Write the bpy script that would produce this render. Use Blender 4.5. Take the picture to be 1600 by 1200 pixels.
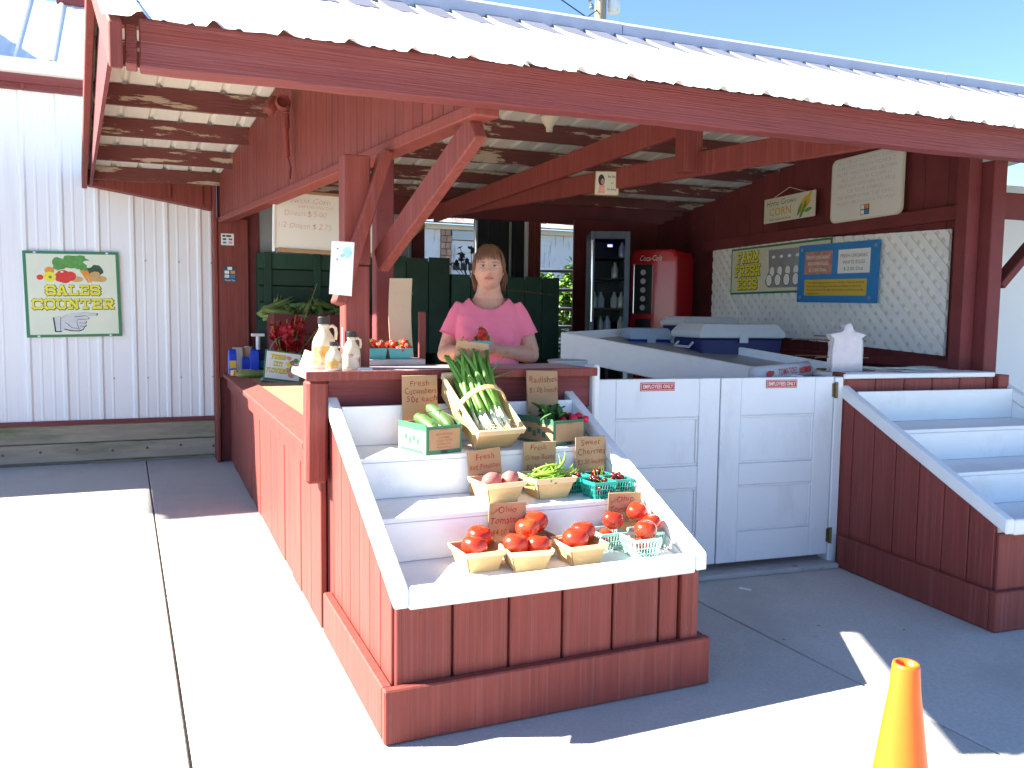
import bpy, bmesh, math, random
from mathutils import Vector, Matrix, noise as mnoise
random.seed(7)
PI = math.pi
for o in list(bpy.data.objects):
    bpy.data.objects.remove(o)
S = bpy.context.scene
COL = S.collection

# ------------------------------------------------------------------ camera
cam = bpy.data.cameras.new('camera')
cam.sensor_fit = 'HORIZONTAL'
cam.sensor_width = 36.0
cam.lens = 29.475
cam.clip_start = 0.05
cam.clip_end = 1500
camo = bpy.data.objects.new('camera', cam)
COL.objects.link(camo)
_f = Vector((0.394, 0.915, -0.0822)).normalized()
_r = Vector((0.9188, -0.3948, 0.0126)).normalized()
_r = (_r - _f * _r.dot(_f)).normalized()
_u = _r.cross(_f)
camo.matrix_world = Matrix(((_r.x, _u.x, -_f.x, -0.618), (_r.y, _u.y, -_f.y, -2.368), (_r.z, _u.z, -_f.z, 1.3), (0, 0, 0, 1)))
S.camera = camo

# ------------------------------------------------------------------ sky and sun
SUN = Vector((-0.732, 0.2737, 0.624)).normalized()      # towards the sun
w = bpy.data.worlds.new('World')
S.world = w
w.use_nodes = True
nt = w.node_tree
bg = nt.nodes['Background']
sky = nt.nodes.new('ShaderNodeTexSky')
sky.sky_type = 'NISHITA'
sky.sun_disc = False
sky.sun_elevation = math.asin(SUN.z)
sky.sun_rotation = math.atan2(SUN.x, SUN.y)
sky.altitude = 300
sky.air_density = 0.78
sky.dust_density = 0.0
sky.ozone_density = 5.0
nt.links.new(sky.outputs[0], bg.inputs[0])
bg.inputs[1].default_value = 0.061
sun = bpy.data.lights.new('sun', 'SUN')
sun.energy = 4.1
sun.angle = math.radians(0.55)
sun.color = (1.0, 0.955, 0.86)
suno = bpy.data.objects.new('sun', sun)
COL.objects.link(suno)
suno.rotation_euler = SUN.to_track_quat('Z', 'Y').to_euler()
suno.location = (-6, 2, 9)
S.view_settings.view_transform = 'Standard'
S.view_settings.look = 'None'
S.view_settings.gamma = 1
S.view_settings.use_curve_mapping = False
S.view_settings.exposure = 2.63

# ------------------------------------------------------------------ materials
def mk(name, c, rough=0.6, var=0.12, vs=6.0, stretch=(1, 1, 1), bump=0.0, bs=60.0, rnd=0.0, metallic=0.0, spec=0.4,
       dirt=None, dirt2=None, alpha=None, sss=0.0, trans=0.0, coat=0.0, emit=None, grain=None, rdirt=None):
    m = bpy.data.materials.new(name)
    m.use_nodes = True
    t = m.node_tree
    N, Lk = t.nodes, t.links
    b = N['Principled BSDF']
    b.inputs['Roughness'].default_value = rough
    b.inputs['Metallic'].default_value = metallic
    b.inputs['Specular IOR Level'].default_value = spec
    if sss: b.inputs['Subsurface Weight'].default_value = sss; b.inputs['Subsurface Radius'].default_value = (0.02, 0.008, 0.004)
    if trans: b.inputs['Transmission Weight'].default_value = trans
    if coat: b.inputs['Coat Weight'].default_value = coat
    tc = N.new('ShaderNodeTexCoord')
    oi = N.new('ShaderNodeObjectInfo')
    addv = N.new('ShaderNodeVectorMath'); addv.operation = 'MULTIPLY_ADD'
    comb = N.new('ShaderNodeCombineXYZ')
    for i in range(3): Lk.new(oi.outputs['Random'], comb.inputs[i])
    Lk.new(comb.outputs[0], addv.inputs[0]); addv.inputs[1].default_value = (17.3, 9.1, 23.7)
    mp = N.new('ShaderNodeMapping'); mp.inputs['Scale'].default_value = stretch
    Lk.new(tc.outputs['Object'], mp.inputs['Vector'])
    Lk.new(mp.outputs[0], addv.inputs[2])
    co = addv.outputs[0]
    nz = N.new('ShaderNodeTexNoise'); nz.inputs['Scale'].default_value = vs; nz.inputs['Detail'].default_value = 6; nz.inputs['Roughness'].default_value = 0.62
    Lk.new(co, nz.inputs['Vector'])
    mr = N.new('ShaderNodeMapRange')
    mr.inputs[1].default_value = 0.28; mr.inputs[2].default_value = 0.72
    mr.inputs[3].default_value = 1 - var; mr.inputs[4].default_value = 1 + var
    Lk.new(nz.outputs['Fac'], mr.inputs[0])
    val = mr.outputs[0]
    if rnd:
        mr2 = N.new('ShaderNodeMapRange'); mr2.inputs[3].default_value = 1 - rnd; mr2.inputs[4].default_value = 1 + rnd
        Lk.new(oi.outputs['Random'], mr2.inputs[0])
        mu = N.new('ShaderNodeMath'); mu.operation = 'MULTIPLY'
        Lk.new(val, mu.inputs[0]); Lk.new(mr2.outputs[0], mu.inputs[1]); val = mu.outputs[0]
    sc = N.new('ShaderNodeVectorMath'); sc.operation = 'SCALE'
    sc.inputs[0].default_value = c[:3]
    Lk.new(val, sc.inputs['Scale'])
    col = sc.outputs[0]
    def layer(col, spec_):
        dc, ds, lo, hi = spec_[:4]
        st = spec_[4] if len(spec_) > 4 else None
        n2 = N.new('ShaderNodeTexNoise'); n2.inputs['Scale'].default_value = ds; n2.inputs['Detail'].default_value = 8; n2.inputs['Roughness'].default_value = 0.68
        if st:
            mp2 = N.new('ShaderNodeMapping'); mp2.inputs['Scale'].default_value = st
            Lk.new(co, mp2.inputs['Vector']); Lk.new(mp2.outputs[0], n2.inputs['Vector'])
        else:
            Lk.new(co, n2.inputs['Vector'])
        r2 = N.new('ShaderNodeMapRange'); r2.inputs[1].default_value = lo; r2.inputs[2].default_value = hi; r2.clamp = True
        Lk.new(n2.outputs['Fac'], r2.inputs[0])
        mx = N.new('ShaderNodeMix'); mx.data_type = 'RGBA'
        Lk.new(r2.outputs[0], mx.inputs[0]); Lk.new(col, mx.inputs[6]); mx.inputs[7].default_value = (*dc, 1)
        return mx.outputs[2]
    if dirt: col = layer(col, dirt)
    if dirt2: col = layer(col, dirt2)
    Lk.new(col, b.inputs['Base Color'])
    if emit: b.inputs['Emission Color'].default_value = (*c, 1); b.inputs['Emission Strength'].default_value = emit
    if bump:
        bn = N.new('ShaderNodeTexNoise'); bn.inputs['Scale'].default_value = bs; bn.inputs['Detail'].default_value = 5
        if grain:
            mg = N.new('ShaderNodeMapping'); mg.inputs['Scale'].default_value = grain
            Lk.new(co, mg.inputs['Vector']); Lk.new(mg.outputs[0], bn.inputs['Vector'])
        else:
            Lk.new(co, bn.inputs['Vector'])
        bp = N.new('ShaderNodeBump'); bp.inputs['Strength'].default_value = bump; bp.inputs['Distance'].default_value = 0.01
        Lk.new(bn.outputs['Fac'], bp.inputs['Height']); Lk.new(bp.outputs[0], b.inputs['Normal'])
    return m

RED = (0.215, 0.040, 0.029)
M = {}
M['red'] = mk('red_paint_boards', RED, 0.62, 0.17, 9, (3.5, 3.5, .3), bump=0.35, bs=28, grain=(3, 3, .35), rnd=0.10, dirt=((0.28, 0.095, 0.080), 4.0, .50, .82, (5, 5, .35)), dirt2=((0.40, 0.29, 0.25), 60, .70, .74, (1, 1, .45)))
M['red_x'] = mk('red_paint_beam', (0.19, 0.037, 0.036), 0.6, 0.12, 3, (.5, 2, 2), bump=0.6, bs=24, grain=(.25, 3, 4), dirt=((0.235, 0.075, 0.078), 3, .48, .78, (.5, 2, 2)), dirt2=((0.05, 0.014, 0.014), 30, .64, .74, (.16, 1.3, 1.3)))
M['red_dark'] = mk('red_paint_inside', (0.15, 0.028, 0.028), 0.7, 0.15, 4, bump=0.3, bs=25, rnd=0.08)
M['purlin'] = mk('peeling_red_paint', (0.15, 0.042, 0.036), 0.75, 0.15, 5, (.6, 2, 2), bump=0.5, bs=30, grain=(.3, 2, 2), dirt=((0.46, 0.37, 0.27), 4.0, .55, .58, (.8, 1.6, 1.6)), dirt2=((0.09, 0.055, 0.045), 9, .58, .7))
M['cap'] = mk('worn_counter_paint', (0.36, 0.27, 0.29), 0.45, 0.12, 6, bump=0.2, bs=40, dirt=((0.55, 0.50, 0.50), 14, .64, .74))
M['white'] = mk('white_paint', (0.80, 0.80, 0.79), 0.5, 0.035, 4, bump=0.12, bs=30, grain=(.6, 2, 2), rnd=0.02, dirt=((0.58, 0.56, 0.52), 4, .55, .90), dirt2=((0.36, 0.33, 0.29), 22, .70, .80))
M['gatewhite'] = mk('gate_white_paint', (0.76, 0.77, 0.79), 0.45, 0.03, 3, bump=0.1, bs=40, dirt=((0.55, 0.55, 0.55), 3, .54, .88, (1, 1, .5)), dirt2=((0.30, 0.28, 0.24), 26, .71, .79, (1, 1, .6)))
M['wallmetal'] = mk('white_metal_siding', (0.82, 0.82, 0.83), 0.4, 0.03, 2, (1, 1, .25), rnd=0.015, dirt=((0.55, 0.50, 0.50), 2.2, .58, .95, (1, 1, .3)), dirt2=((0.45, 0.33, 0.30), 40, .74, .84, (1, 1, .15)))
M['roofmetal'] = mk('white_roof_sheet', (0.80, 0.80, 0.79), 0.38, 0.03, 3, (3, .4, 1), rnd=0.02, dirt=((0.58, 0.58, 0.60), 3, .60, .95, (2.5, .3, 1)), dirt2=((0.28, 0.26, 0.24), 60, .75, .81))
M['backmetal'] = mk('back_roof_sheet', (0.78, 0.75, 0.66), 0.45, 0.05, 3, (3, .4, 1), rnd=0.03, dirt=((0.50, 0.44, 0.34), 4, .56, .85, (2, .4, 1)))  # white sheet again, with warm ground bounce put into its cream colour
M['greymetal'] = mk('grey_metal_sheet', (0.36, 0.37, 0.38), 0.4, 0.1, 3, (1, 1, .3), metallic=0.4)
M['ridge'] = mk('ridge_cap_grey', (0.42, 0.43, 0.52), 0.5, 0.08, 5, rnd=0.03, bump=0.1)
M['closure'] = mk('closure_painted_shade', (0.17, 0.17, 0.205), 0.5, 0.06, 7, rnd=0.05, dirt=((0.08, 0.08, 0.09), 18, .66, .8))  # dark lavender paints in the shade between the ribs
M['concrete'] = mk('concrete', (0.46, 0.442, 0.405), 0.85, 0.13, 70, rnd=0.05, bump=0.35, bs=140, dirt=((0.345, 0.33, 0.30), 1.5, .46, .80), dirt2=((0.17, 0.165, 0.155), 9, .655, .76))
M['timber'] = mk('weathered_treated_timber', (0.37, 0.32, 0.235), 0.8, 0.2, 5, (.5, 2, 3), bump=0.5, bs=20, grain=(.3, 2, 4), rnd=0.1, dirt=((0.14, 0.17, 0.075), 2.6, .5, .72), dirt2=((0.07, 0.055, 0.045), 14, .70, .76))
M['ply'] = mk('plywood_top', (0.36, 0.235, 0.13), 0.6, 0.14, 5, (3, .6, 1), bump=0.15, bs=30, grain=(4, .4, 1), dirt=((0.24, 0.16, 0.10), 4, .5, .8))
M['green'] = mk('dark_green_bin_paint', (0.016, 0.050, 0.030), 0.6, 0.25, 4, bump=0.2, bs=30, rnd=0.25)
M['greensign'] = mk('green_sign_border', (0.045, 0.20, 0.08), 0.45, 0.05, 8)
M['cream'] = mk('cream_sign_face', (0.70, 0.74, 0.58), 0.5, 0.03, 6)
M['cream_warm'] = mk('warm_sign_face', (0.66, 0.64, 0.50), 0.5, 0.05, 6)
M['yellow'] = mk('yellow_letter', (0.80, 0.70, 0.04), 0.5, 0.03, 8)
M['olive'] = mk('dark_letter', (0.10, 0.09, 0.02), 0.6, 0.05, 8)
M['black'] = mk('black_plastic', (0.018, 0.018, 0.02), 0.45, 0.1, 8)
M['ink'] = mk('black_ink', (0.03, 0.03, 0.035), 0.7, 0.1, 30)
M['redink'] = mk('red_marker', (0.34, 0.03, 0.028), 0.7, 0.25, 40)
M['faintred'] = mk('faded_red_marker', (0.66, 0.30, 0.27), 0.7, 0.2, 30)
M['faintgreen'] = mk('faded_green_marker', (0.30, 0.46, 0.40), 0.7, 0.25, 20)
M['whiteboard'] = mk('whiteboard', (0.74, 0.72, 0.66), 0.4, 0.04, 3, dirt=((0.60, 0.55, 0.42), 3, .58, .85))
M['boardwood'] = mk('board_wood_trim', (0.36, 0.22, 0.11), 0.6, 0.2, 6, (.5, 2, 2))
M['paper'] = mk('paper', (0.78, 0.78, 0.76), 0.7, 0.03, 6)
M['cardboard'] = mk('cardboard', (0.42, 0.255, 0.13), 0.85, 0.08, 7, bump=0.08, bs=90, rnd=0.10, dirt=((0.35, 0.205, 0.10), 5, .55, .85))
M['cardpale'] = mk('pale_cardboard', (0.58, 0.44, 0.29), 0.85, 0.06, 6)
M['cardgreen'] = mk('green_printed_card', (0.045, 0.16, 0.085), 0.7, 0.12, 8)
M['cardedge'] = mk('card_print_brown', (0.24, 0.11, 0.07), 0.8, 0.2, 60)
M['veneer'] = mk('wood_veneer', (0.56, 0.38, 0.17), 0.65, 0.12, 9, (1, 1, 3), bump=0.12, bs=60, rnd=0.08, dirt=((0.44, 0.27, 0.11), 7, .55, .8))
M['veneerlight'] = mk('pale_veneer_band', (0.68, 0.53, 0.32), 0.65, 0.10, 9, bump=0.1, bs=60, rnd=0.06)
M['teal'] = mk('teal_plastic', (0.02, 0.36, 0.27), 0.35, 0.06, 8, rnd=0.05, trans=0.0)
M['mint'] = mk('pale_green_plastic', (0.38, 0.66, 0.55), 0.35, 0.06, 8, rnd=0.05)
M['pulp'] = mk('teal_pulp_board', (0.10, 0.40, 0.38), 0.7, 0.06, 8, rnd=0.06)
M['tomato'] = mk('tomato_skin', (0.50, 0.030, 0.010), 0.24, 0.18, 12, rnd=0.20, spec=0.5, dirt=((0.54, 0.13, 0.02), 9, .52, .80))
M['stem'] = mk('green_stem', (0.10, 0.19, 0.03), 0.6, 0.2, 30)
M['potato'] = mk('red_potato_skin', (0.50, 0.145, 0.125), 0.6, 0.18, 14, bump=0.15, bs=60, rnd=0.08, dirt=((0.42, 0.25, 0.17), 12, .60, .72))
M['cuke'] = mk('cucumber_skin', (0.075, 0.155, 0.04), 0.4, 0.25, 10, (1, .3, 1), bump=0.25, bs=80, rnd=0.12)
M['bean'] = mk('bean_green', (0.19, 0.34, 0.035), 0.42, 0.15, 20, rnd=0.28)
M['cherry'] = mk('cherry_skin', (0.105, 0.006, 0.011), 0.10, 0.2, 20, rnd=0.45, spec=0.6)
M['radish'] = mk('radish_skin', (0.56, 0.012, 0.045), 0.3, 0.15, 14)
M['whiteroot'] = mk('white_bulb', (0.70, 0.72, 0.52), 0.5, 0.08, 20, rnd=0.08)
M['onion'] = mk('onion_leaf', (0.13, 0.30, 0.05), 0.38, 0.25, 9, (1, 1, .4), rnd=0.28)
M['onion_pale'] = mk('pale_onion_leaf', (0.22, 0.38, 0.075), 0.4, 0.25, 9, (1, 1, .4), rnd=0.2)
M['leaf'] = mk('radish_leaf', (0.045, 0.13, 0.03), 0.5, 0.25, 20, rnd=0.25)
M['straw'] = mk('strawberry_skin', (0.60, 0.030, 0.012), 0.28, 0.12, 30, bump=0.5, bs=180, rnd=0.22)
M['jug'] = mk('cream_jug_plastic', (0.66, 0.54, 0.37), 0.4, 0.05, 6, sss=0.0)
M['juglabel'] = mk('amber_label', (0.60, 0.33, 0.07), 0.5, 0.25, 18, dirt=((0.72, 0.60, 0.40), 26, .5, .6))
M['juglabel2'] = mk('maple_label', (0.66, 0.55, 0.42), 0.5, 0.1, 14, dirt=((0.35, 0.06, 0.03), 22, .56, .62))
M['flower'] = mk('gladiolus_red', (0.34, 0.006, 0.016), 0.5, 0.25, 14, rnd=0.2)
M['blue'] = mk('blue_pack', (0.015, 0.06, 0.52), 0.3, 0.3, 6, dirt=((0.12, 0.28, 0.70), 9, .58, .66))
M['bluesign'] = mk('blue_poster', (0.028, 0.20, 0.50), 0.35, 0.06, 6, dirt=((0.30, 0.45, 0.65), 30, .74, .8))
M['gold'] = mk('gold_panel', (0.62, 0.42, 0.05), 0.5, 0.05, 8)
M['eggpink'] = mk('egg_photo_print', (0.50, 0.24, 0.19), 0.5, 0.35, 22, dirt=((0.30, 0.22, 0.12), 14, .58, .66))
M['lattice'] = mk('white_lattice', (0.84, 0.84, 0.82), 0.6, 0.05, 6, rnd=0.04, dirt=((0.72, 0.68, 0.58), 3, .5, .8))
M['latticeback'] = mk('grey_backing', (0.70, 0.69, 0.66), 0.8, 0.12, 5)
M['coolblue'] = mk('cooler_blue', (0.010, 0.035, 0.30), 0.4, 0.1, 6)
M['coolnavy'] = mk('cooler_navy', (0.012, 0.018, 0.10), 0.4, 0.1, 6)
M['coollid'] = mk('cooler_lid_white', (0.56, 0.58, 0.60), 0.45, 0.05, 5)
M['coolgrey'] = mk('cooler_lid_grey', (0.30, 0.38, 0.48), 0.45, 0.05, 5)
M['vend'] = mk('vending_red', (0.48, 0.012, 0.018), 0.25, 0.05, 5, coat=0.3)
M['chrome'] = mk('chrome', (0.70, 0.70, 0.70), 0.18, 0.03, 5, metallic=1.0)
M['steel'] = mk('galvanised_steel', (0.30, 0.33, 0.37), 0.45, 0.12, 10, metallic=0.6)
M['tube'] = mk('painted_gate_tube', (0.10, 0.13, 0.18), 0.5, 0.2, 10)
M['brass'] = mk('aged_brass', (0.16, 0.12, 0.06), 0.45, 0.4, 30, metallic=0.7)
M['rust'] = mk('rusty_wire', (0.17, 0.10, 0.06), 0.7, 0.3, 30, metallic=0.3)
M['cone'] = mk('orange_cone_vinyl', (0.75, 0.13, 0.008), 0.38, 0.05, 8, dirt=((0.50, 0.15, 0.05), 7, .55, .75, (1, 1, .5)), dirt2=((0.12, 0.07, 0.05), 40, .70, .76, (1, 1, .4)))
M['bag'] = mk('plastic_bag', (0.62, 0.56, 0.58), 0.45, 0.10, 14, dirt=((0.62, 0.36, 0.36), 7, .60, .78))
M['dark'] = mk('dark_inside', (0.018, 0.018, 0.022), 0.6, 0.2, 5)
M['glass'] = mk('fridge_glass', (0.9, 0.95, 0.95), 0.02, 0.0, 5, trans=1.0, spec=0.5)
M['glass'].node_tree.nodes['Principled BSDF'].inputs['IOR'].default_value = 1.06
M['screen'] = mk('blue_display', (0.10, 0.10, 1.0), 0.5, 0, 5, emit=2.0)
M['barn'] = mk('flaking_white_barn_boards', (0.62, 0.63, 0.64), 0.8, 0.06, 4, dirt=((0.25, 0.24, 0.24), 5, .56, .66, (3.5, 3.5, .35)), bump=0.2, bs=20, grain=(6, 6, .5))
M['barntrim'] = mk('cream_trim', (0.62, 0.56, 0.42), 0.7, 0.08, 5)
M['brick'] = mk('tan_block', (0.36, 0.235, 0.165), 0.85, 0.2, 7, bump=0.3, bs=50, rnd=0.18)
M['shingle'] = mk('old_shingle', (0.30, 0.27, 0.245), 0.9, 0.3, 9, rnd=0.40)
M['bushleaf'] = mk('bush_leaf', (0.13, 0.25, 0.035), 0.45, 0.3, 8, rnd=0.2)
M['bark'] = mk('grey_post_wood', (0.25, 0.215, 0.16), 0.85, 0.25, 9, (3, 3, .4), bump=0.5, bs=20, grain=(4, 4, .4))
M['husk'] = mk('corn_husk', (0.20, 0.27, 0.075), 0.6, 0.25, 18, (3, 3, .6), rnd=0.3)
M['porcelain'] = mk('porcelain', (0.60, 0.56, 0.42), 0.3, 0.06, 8)
M['skin'] = mk('skin', (0.62, 0.335, 0.24), 0.5, 0.10, 24, sss=0.15, bump=0.12, bs=160, dirt=((0.62, 0.255, 0.18), 14, .50, .78), dirt2=((0.42, 0.20, 0.13), 90, .66, .74))
M['lip'] = mk('lip', (0.50, 0.19, 0.155), 0.45, 0.08, 20)
M['hair'] = mk('brown_hair', (0.22, 0.10, 0.048), 0.42, 0.35, 14, (2, 2, .4), rnd=0.1, bump=0.3, bs=60, grain=(3, 3, .3))
M['pink'] = mk('pink_cotton', (0.92, 0.23, 0.34), 0.85, 0.05, 6, bump=0.10, bs=260, spec=0.15)
M['jeans'] = mk('dark_denim', (0.03, 0.045, 0.09), 0.85, 0.15, 12, bump=0.1, bs=200)
M['eyewhite'] = mk('eye_white', (0.62, 0.58, 0.54), 0.25, 0.02, 5)
M['iris'] = mk('dark_iris', (0.045, 0.04, 0.035), 0.2, 0.1, 5)
M['orange'] = mk('carrot_print', (0.75, 0.28, 0.03), 0.5, 0.1, 12)
M['pred'] = mk('pepper_print', (0.66, 0.04, 0.03), 0.5, 0.12, 12)
M['pgreen'] = mk('cabbage_print', (0.10, 0.30, 0.06), 0.5, 0.3, 30)
M['pdark'] = mk('broccoli_print', (0.03, 0.075, 0.04), 0.5, 0.3, 40)
M['ptan'] = mk('potato_print', (0.58, 0.36, 0.13), 0.5, 0.15, 14)
M['handgrey'] = mk('engraving_print', (0.60, 0.60, 0.60), 0.6, 0.12, 40, (1, 1, 4))
M['redsign'] = mk('red_sticker', (0.50, 0.04, 0.035), 0.45, 0.08, 10)
M['navy'] = mk('navy_sticker', (0.05, 0.07, 0.11), 0.45, 0.06, 10)
M['teal_ink'] = mk('teal_ink', (0.40, 0.70, 0.70), 0.7, 0.2, 10)
M['sill'] = mk('worn_sill', (0.40, 0.385, 0.37), 0.8, 0.12, 6, bump=0.3, bs=60, dirt=((0.22, 0.2, 0.18), 9, .6, .75))
M['pole'] = mk('utility_pole_wood', (0.32, 0.27, 0.20), 0.85, 0.2, 6, (3, 3, .3), bump=0.3, bs=20)
M['lampwhite'] = mk('frosted_lamp', (0.75, 0.76, 0.78), 0.3, 0.02, 5)
M['cornyellow'] = mk('corn_kernel', (0.62, 0.40, 0.06), 0.45, 0.2, 30)

# ------------------------------------------------------------------ mesh helpers
PM = {}
def thing(name, label, cat, loc=(0, 0, 0), rot=(0, 0, 0), group=None):
    o = bpy.data.objects.new(name, None)
    COL.objects.link(o)
    o.empty_display_size = 0.1
    o.location = loc
    o.rotation_euler = rot
    o['label'] = label; o['category'] = cat
    if group: o['group'] = group
    PM[o] = Matrix.Translation(Vector(loc)) @ Matrix.Rotation(rot[2], 4, 'Z') @ Matrix.Rotation(rot[1], 4, 'Y') @ Matrix.Rotation(rot[0], 4, 'X')
    return o

def tag(o, label, cat, group=None):
    o['label'] = label; o['category'] = cat
    if group: o['group'] = group
    return o

def put(name, me, mat, parent=None, loc=None, rot=None, scale=None):
    o = bpy.data.objects.new(name, me)
    COL.objects.link(o)
    if mat is not None and not me.materials: me.materials.append(M[mat] if isinstance(mat, str) else mat)
    if parent is not None: o.parent = parent
    if loc is not None: o.location = loc
    if rot is not None: o.rotation_euler = rot
    if scale is not None: o.scale = scale
    return o

class MB:
    def __init__(s, xf=None):
        s.v = []; s.f = []; s.xf = xf
    def p(s, co):
        co = Vector(co)
        s.v.append(s.xf @ co if s.xf else co)
        return len(s.v) - 1
    def hexa(s, c):
        i = [s.p(q) for q in c]           # bottom 4 ccw, top 4 ccw
        for a in ((3, 2, 1, 0), (4, 5, 6, 7), (0, 1, 5, 4), (1, 2, 6, 5), (2, 3, 7, 6), (3, 0, 4, 7)):
            s.f.append([i[k] for k in a])
        return s
    def box(s, x0, x1, y0, y1, z0, z1):
        return s.hexa(((x0, y0, z0), (x1, y0, z0), (x1, y1, z0), (x0, y1, z0), (x0, y0, z1), (x1, y0, z1), (x1, y1, z1), (x0, y1, z1)))
    def bar(s, a, b, w, h, up=(0, 0, 1)):
        a, b = Vector(a), Vector(b)
        d = (b - a).normalized(); up = Vector(up)
        sx = d.cross(up).normalized() * (w / 2); uz = sx.cross(d).normalized() * (h / 2)
        c = []
        for q in (a, b):
            c.append([q - sx - uz, q + sx - uz, q + sx + uz, q - sx + uz])
        i = [s.p(q) for q in c[0] + c[1]]
        for a_ in ((3, 2, 1, 0), (4, 5, 6, 7), (0, 1, 5, 4), (1, 2, 6, 5), (2, 3, 7, 6), (3, 0, 4, 7)):
            s.f.append([i[k] for k in a_])
        return s
    def prism(s, poly, fn0, fn1):
        n = len(poly)
        a = [s.p(fn0(*q)) for q in poly]; b = [s.p(fn1(*q)) for q in poly]
        s.f.append(a[::-1]); s.f.append(b)
        for k in range(n): s.f.append([a[k], a[(k + 1) % n], b[(k + 1) % n], b[k]])
        return s
    def face(s, pts):
        s.f.append([s.p(q) for q in pts]); return s
    def tube(s, pts, r, seg=8, cap=True):
        pts = [Vector(q) for q in pts]
        n = len(pts)
        rr = r if isinstance(r, (list, tuple)) else [r] * n
        prev = None; rings = []
        for k, q in enumerate(pts):
            d = (pts[min(k + 1, n - 1)] - pts[max(k - 1, 0)])
            if d.length < 1e-9: d = Vector((0, 0, 1))
            d.normalize()
            if prev is None:
                a = d.orthogonal().normalized()
            else:
                a = (prev - d * prev.dot(d))
                a = a.normalized() if a.length > 1e-6 else d.orthogonal().normalized()
            prev = a; b = d.cross(a)
            rings.append([s.p(q + (a * math.cos(2 * PI * j / seg) + b * math.sin(2 * PI * j / seg)) * rr[k]) for j in range(seg)])
        for k in range(n - 1):
            for j in range(seg):
                s.f.append([rings[k][j], rings[k][(j + 1) % seg], rings[k + 1][(j + 1) % seg], rings[k + 1][j]])
        if cap: s.f.append(rings[0][::-1]); s.f.append(rings[-1])
        return s
    def lathe(s, prof, c=(0, 0, 0), seg=20, sx=1, sy=1, cap=True):
        c = Vector(c); rings = []
        for r, z in prof:
            rings.append([s.p(c + Vector((r * sx * math.cos(2 * PI * j / seg), r * sy * math.sin(2 * PI * j / seg), z))) for j in range(seg)])
        for k in range(len(prof) - 1):
            for j in range(seg):
                s.f.append([rings[k][j], rings[k][(j + 1) % seg], rings[k + 1][(j + 1) % seg], rings[k + 1][j]])
        if cap: s.f.append(rings[0][::-1]); s.f.append(rings[-1])
        return s
    def loft(s, rings, cap=True):
        R = [[s.p(q) for q in ring] for ring in rings]
        n = len(R[0])
        for k in range(len(R) - 1):
            for j in range(n): s.f.append([R[k][j], R[k][(j + 1) % n], R[k + 1][(j + 1) % n], R[k + 1][j]])
        if cap: s.f.append(R[0][::-1]); s.f.append(R[-1])
        return s
    def ball(s, c, r, seg=14, rings=9, fn=None):
        c = Vector(c); r = Vector(r) if isinstance(r, (tuple, list)) else Vector((r, r, r))
        rr = []
        for i in range(1, rings):
            th = PI * i / rings
            row = []
            for j in range(seg):
                ph = 2 * PI * j / seg
                d = Vector((math.sin(th) * math.cos(ph), math.sin(th) * math.sin(ph), math.cos(th)))
                k = fn(d) if fn else 1
                row.append(s.p(c + Vector((d.x * r.x, d.y * r.y, d.z * r.z)) * k))
            rr.append(row)
        t = s.p(c + Vector((0, 0, r.z)) * (fn(Vector((0, 0, 1))) if fn else 1)); b = s.p(c - Vector((0, 0, r.z)) * (fn(Vector((0, 0, -1))) if fn else 1))
        for j in range(seg):
            s.f.append([t, rr[0][j], rr[0][(j + 1) % seg]])
            s.f.append([b, rr[-1][(j + 1) % seg], rr[-1][j]])
        for i in range(len(rr) - 1):
            for j in range(seg): s.f.append([rr[i][j], rr[i + 1][j], rr[i + 1][(j + 1) % seg], rr[i][(j + 1) % seg]])
        return s
    def mesh(s, name, mat=None, smooth=False, bev=0.0, inv=None, wob=0.0):
        vs = [inv @ q for q in s.v] if inv else s.v
        me = bpy.data.meshes.new(name)
        me.from_pydata([tuple(q) for q in vs], [], s.f)
        bm = bmesh.new(); bm.from_mesh(me)
        bmesh.ops.recalc_face_normals(bm, faces=bm.faces)
        if bev:
            es = [e for e in bm.edges if len(e.link_faces) == 2 and e.calc_face_angle(0) > 0.6]
            bmesh.ops.bevel(bm, geom=es, offset=bev, segments=1, profile=0.6, affect='EDGES')
        if wob:
            for q in bm.verts:
                q.co += Vector(mnoise.noise_vector(q.co * 3.1)) * wob
        bm.to_mesh(me); bm.free()
        if smooth:
            me.polygons.foreach_set('use_smooth', [True] * len(me.polygons))
        if mat: me.materials.append(M[mat] if isinstance(mat, str) else mat)
        return me
    def build(s, name, mat, parent=None, smooth=False, bev=0.0, world=False, wob=0.0):
        inv = PM[parent].inverted() if (world and parent is not None) else None
        return put(name, s.mesh(name, mat, smooth, bev, inv, wob), None, parent)

def clone(root, loc, rot=None, label=None, scale=None):
    r = root.copy(); COL.objects.link(r); r.location = loc
    if rot is not None: r.rotation_euler = rot
    if scale is not None: r.scale = scale
    if label: r['label'] = label
    for ch in list(root.children):
        c = ch.copy(); COL.objects.link(c); c.parent = r
        for g in list(ch.children):
            d = g.copy(); COL.objects.link(d); d.parent = c
    return r

_tx = {}
def text_geo(body, size, thin=0.0, shear=0.0, spacing=1.0):
    key = (body, thin, spacing)
    if key not in _tx:
        cu = bpy.data.curves.new('t', 'FONT')
        cu.body = body; cu.size = 1.0; cu.resolution_u = 2; cu.align_x = 'CENTER'; cu.align_y = 'CENTER'
        cu.offset = thin; cu.space_character = spacing
        ob = bpy.data.objects.new('t', cu)
        me = ob.to_mesh()
        _tx[key] = ([tuple(q.co) for q in me.vertices], [list(p.vertices) for p in me.polygons])
        ob.to_mesh_clear()
        bpy.data.objects.remove(ob); bpy.data.curves.remove(cu)
    v, f = _tx[key]
    return v, f

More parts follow.
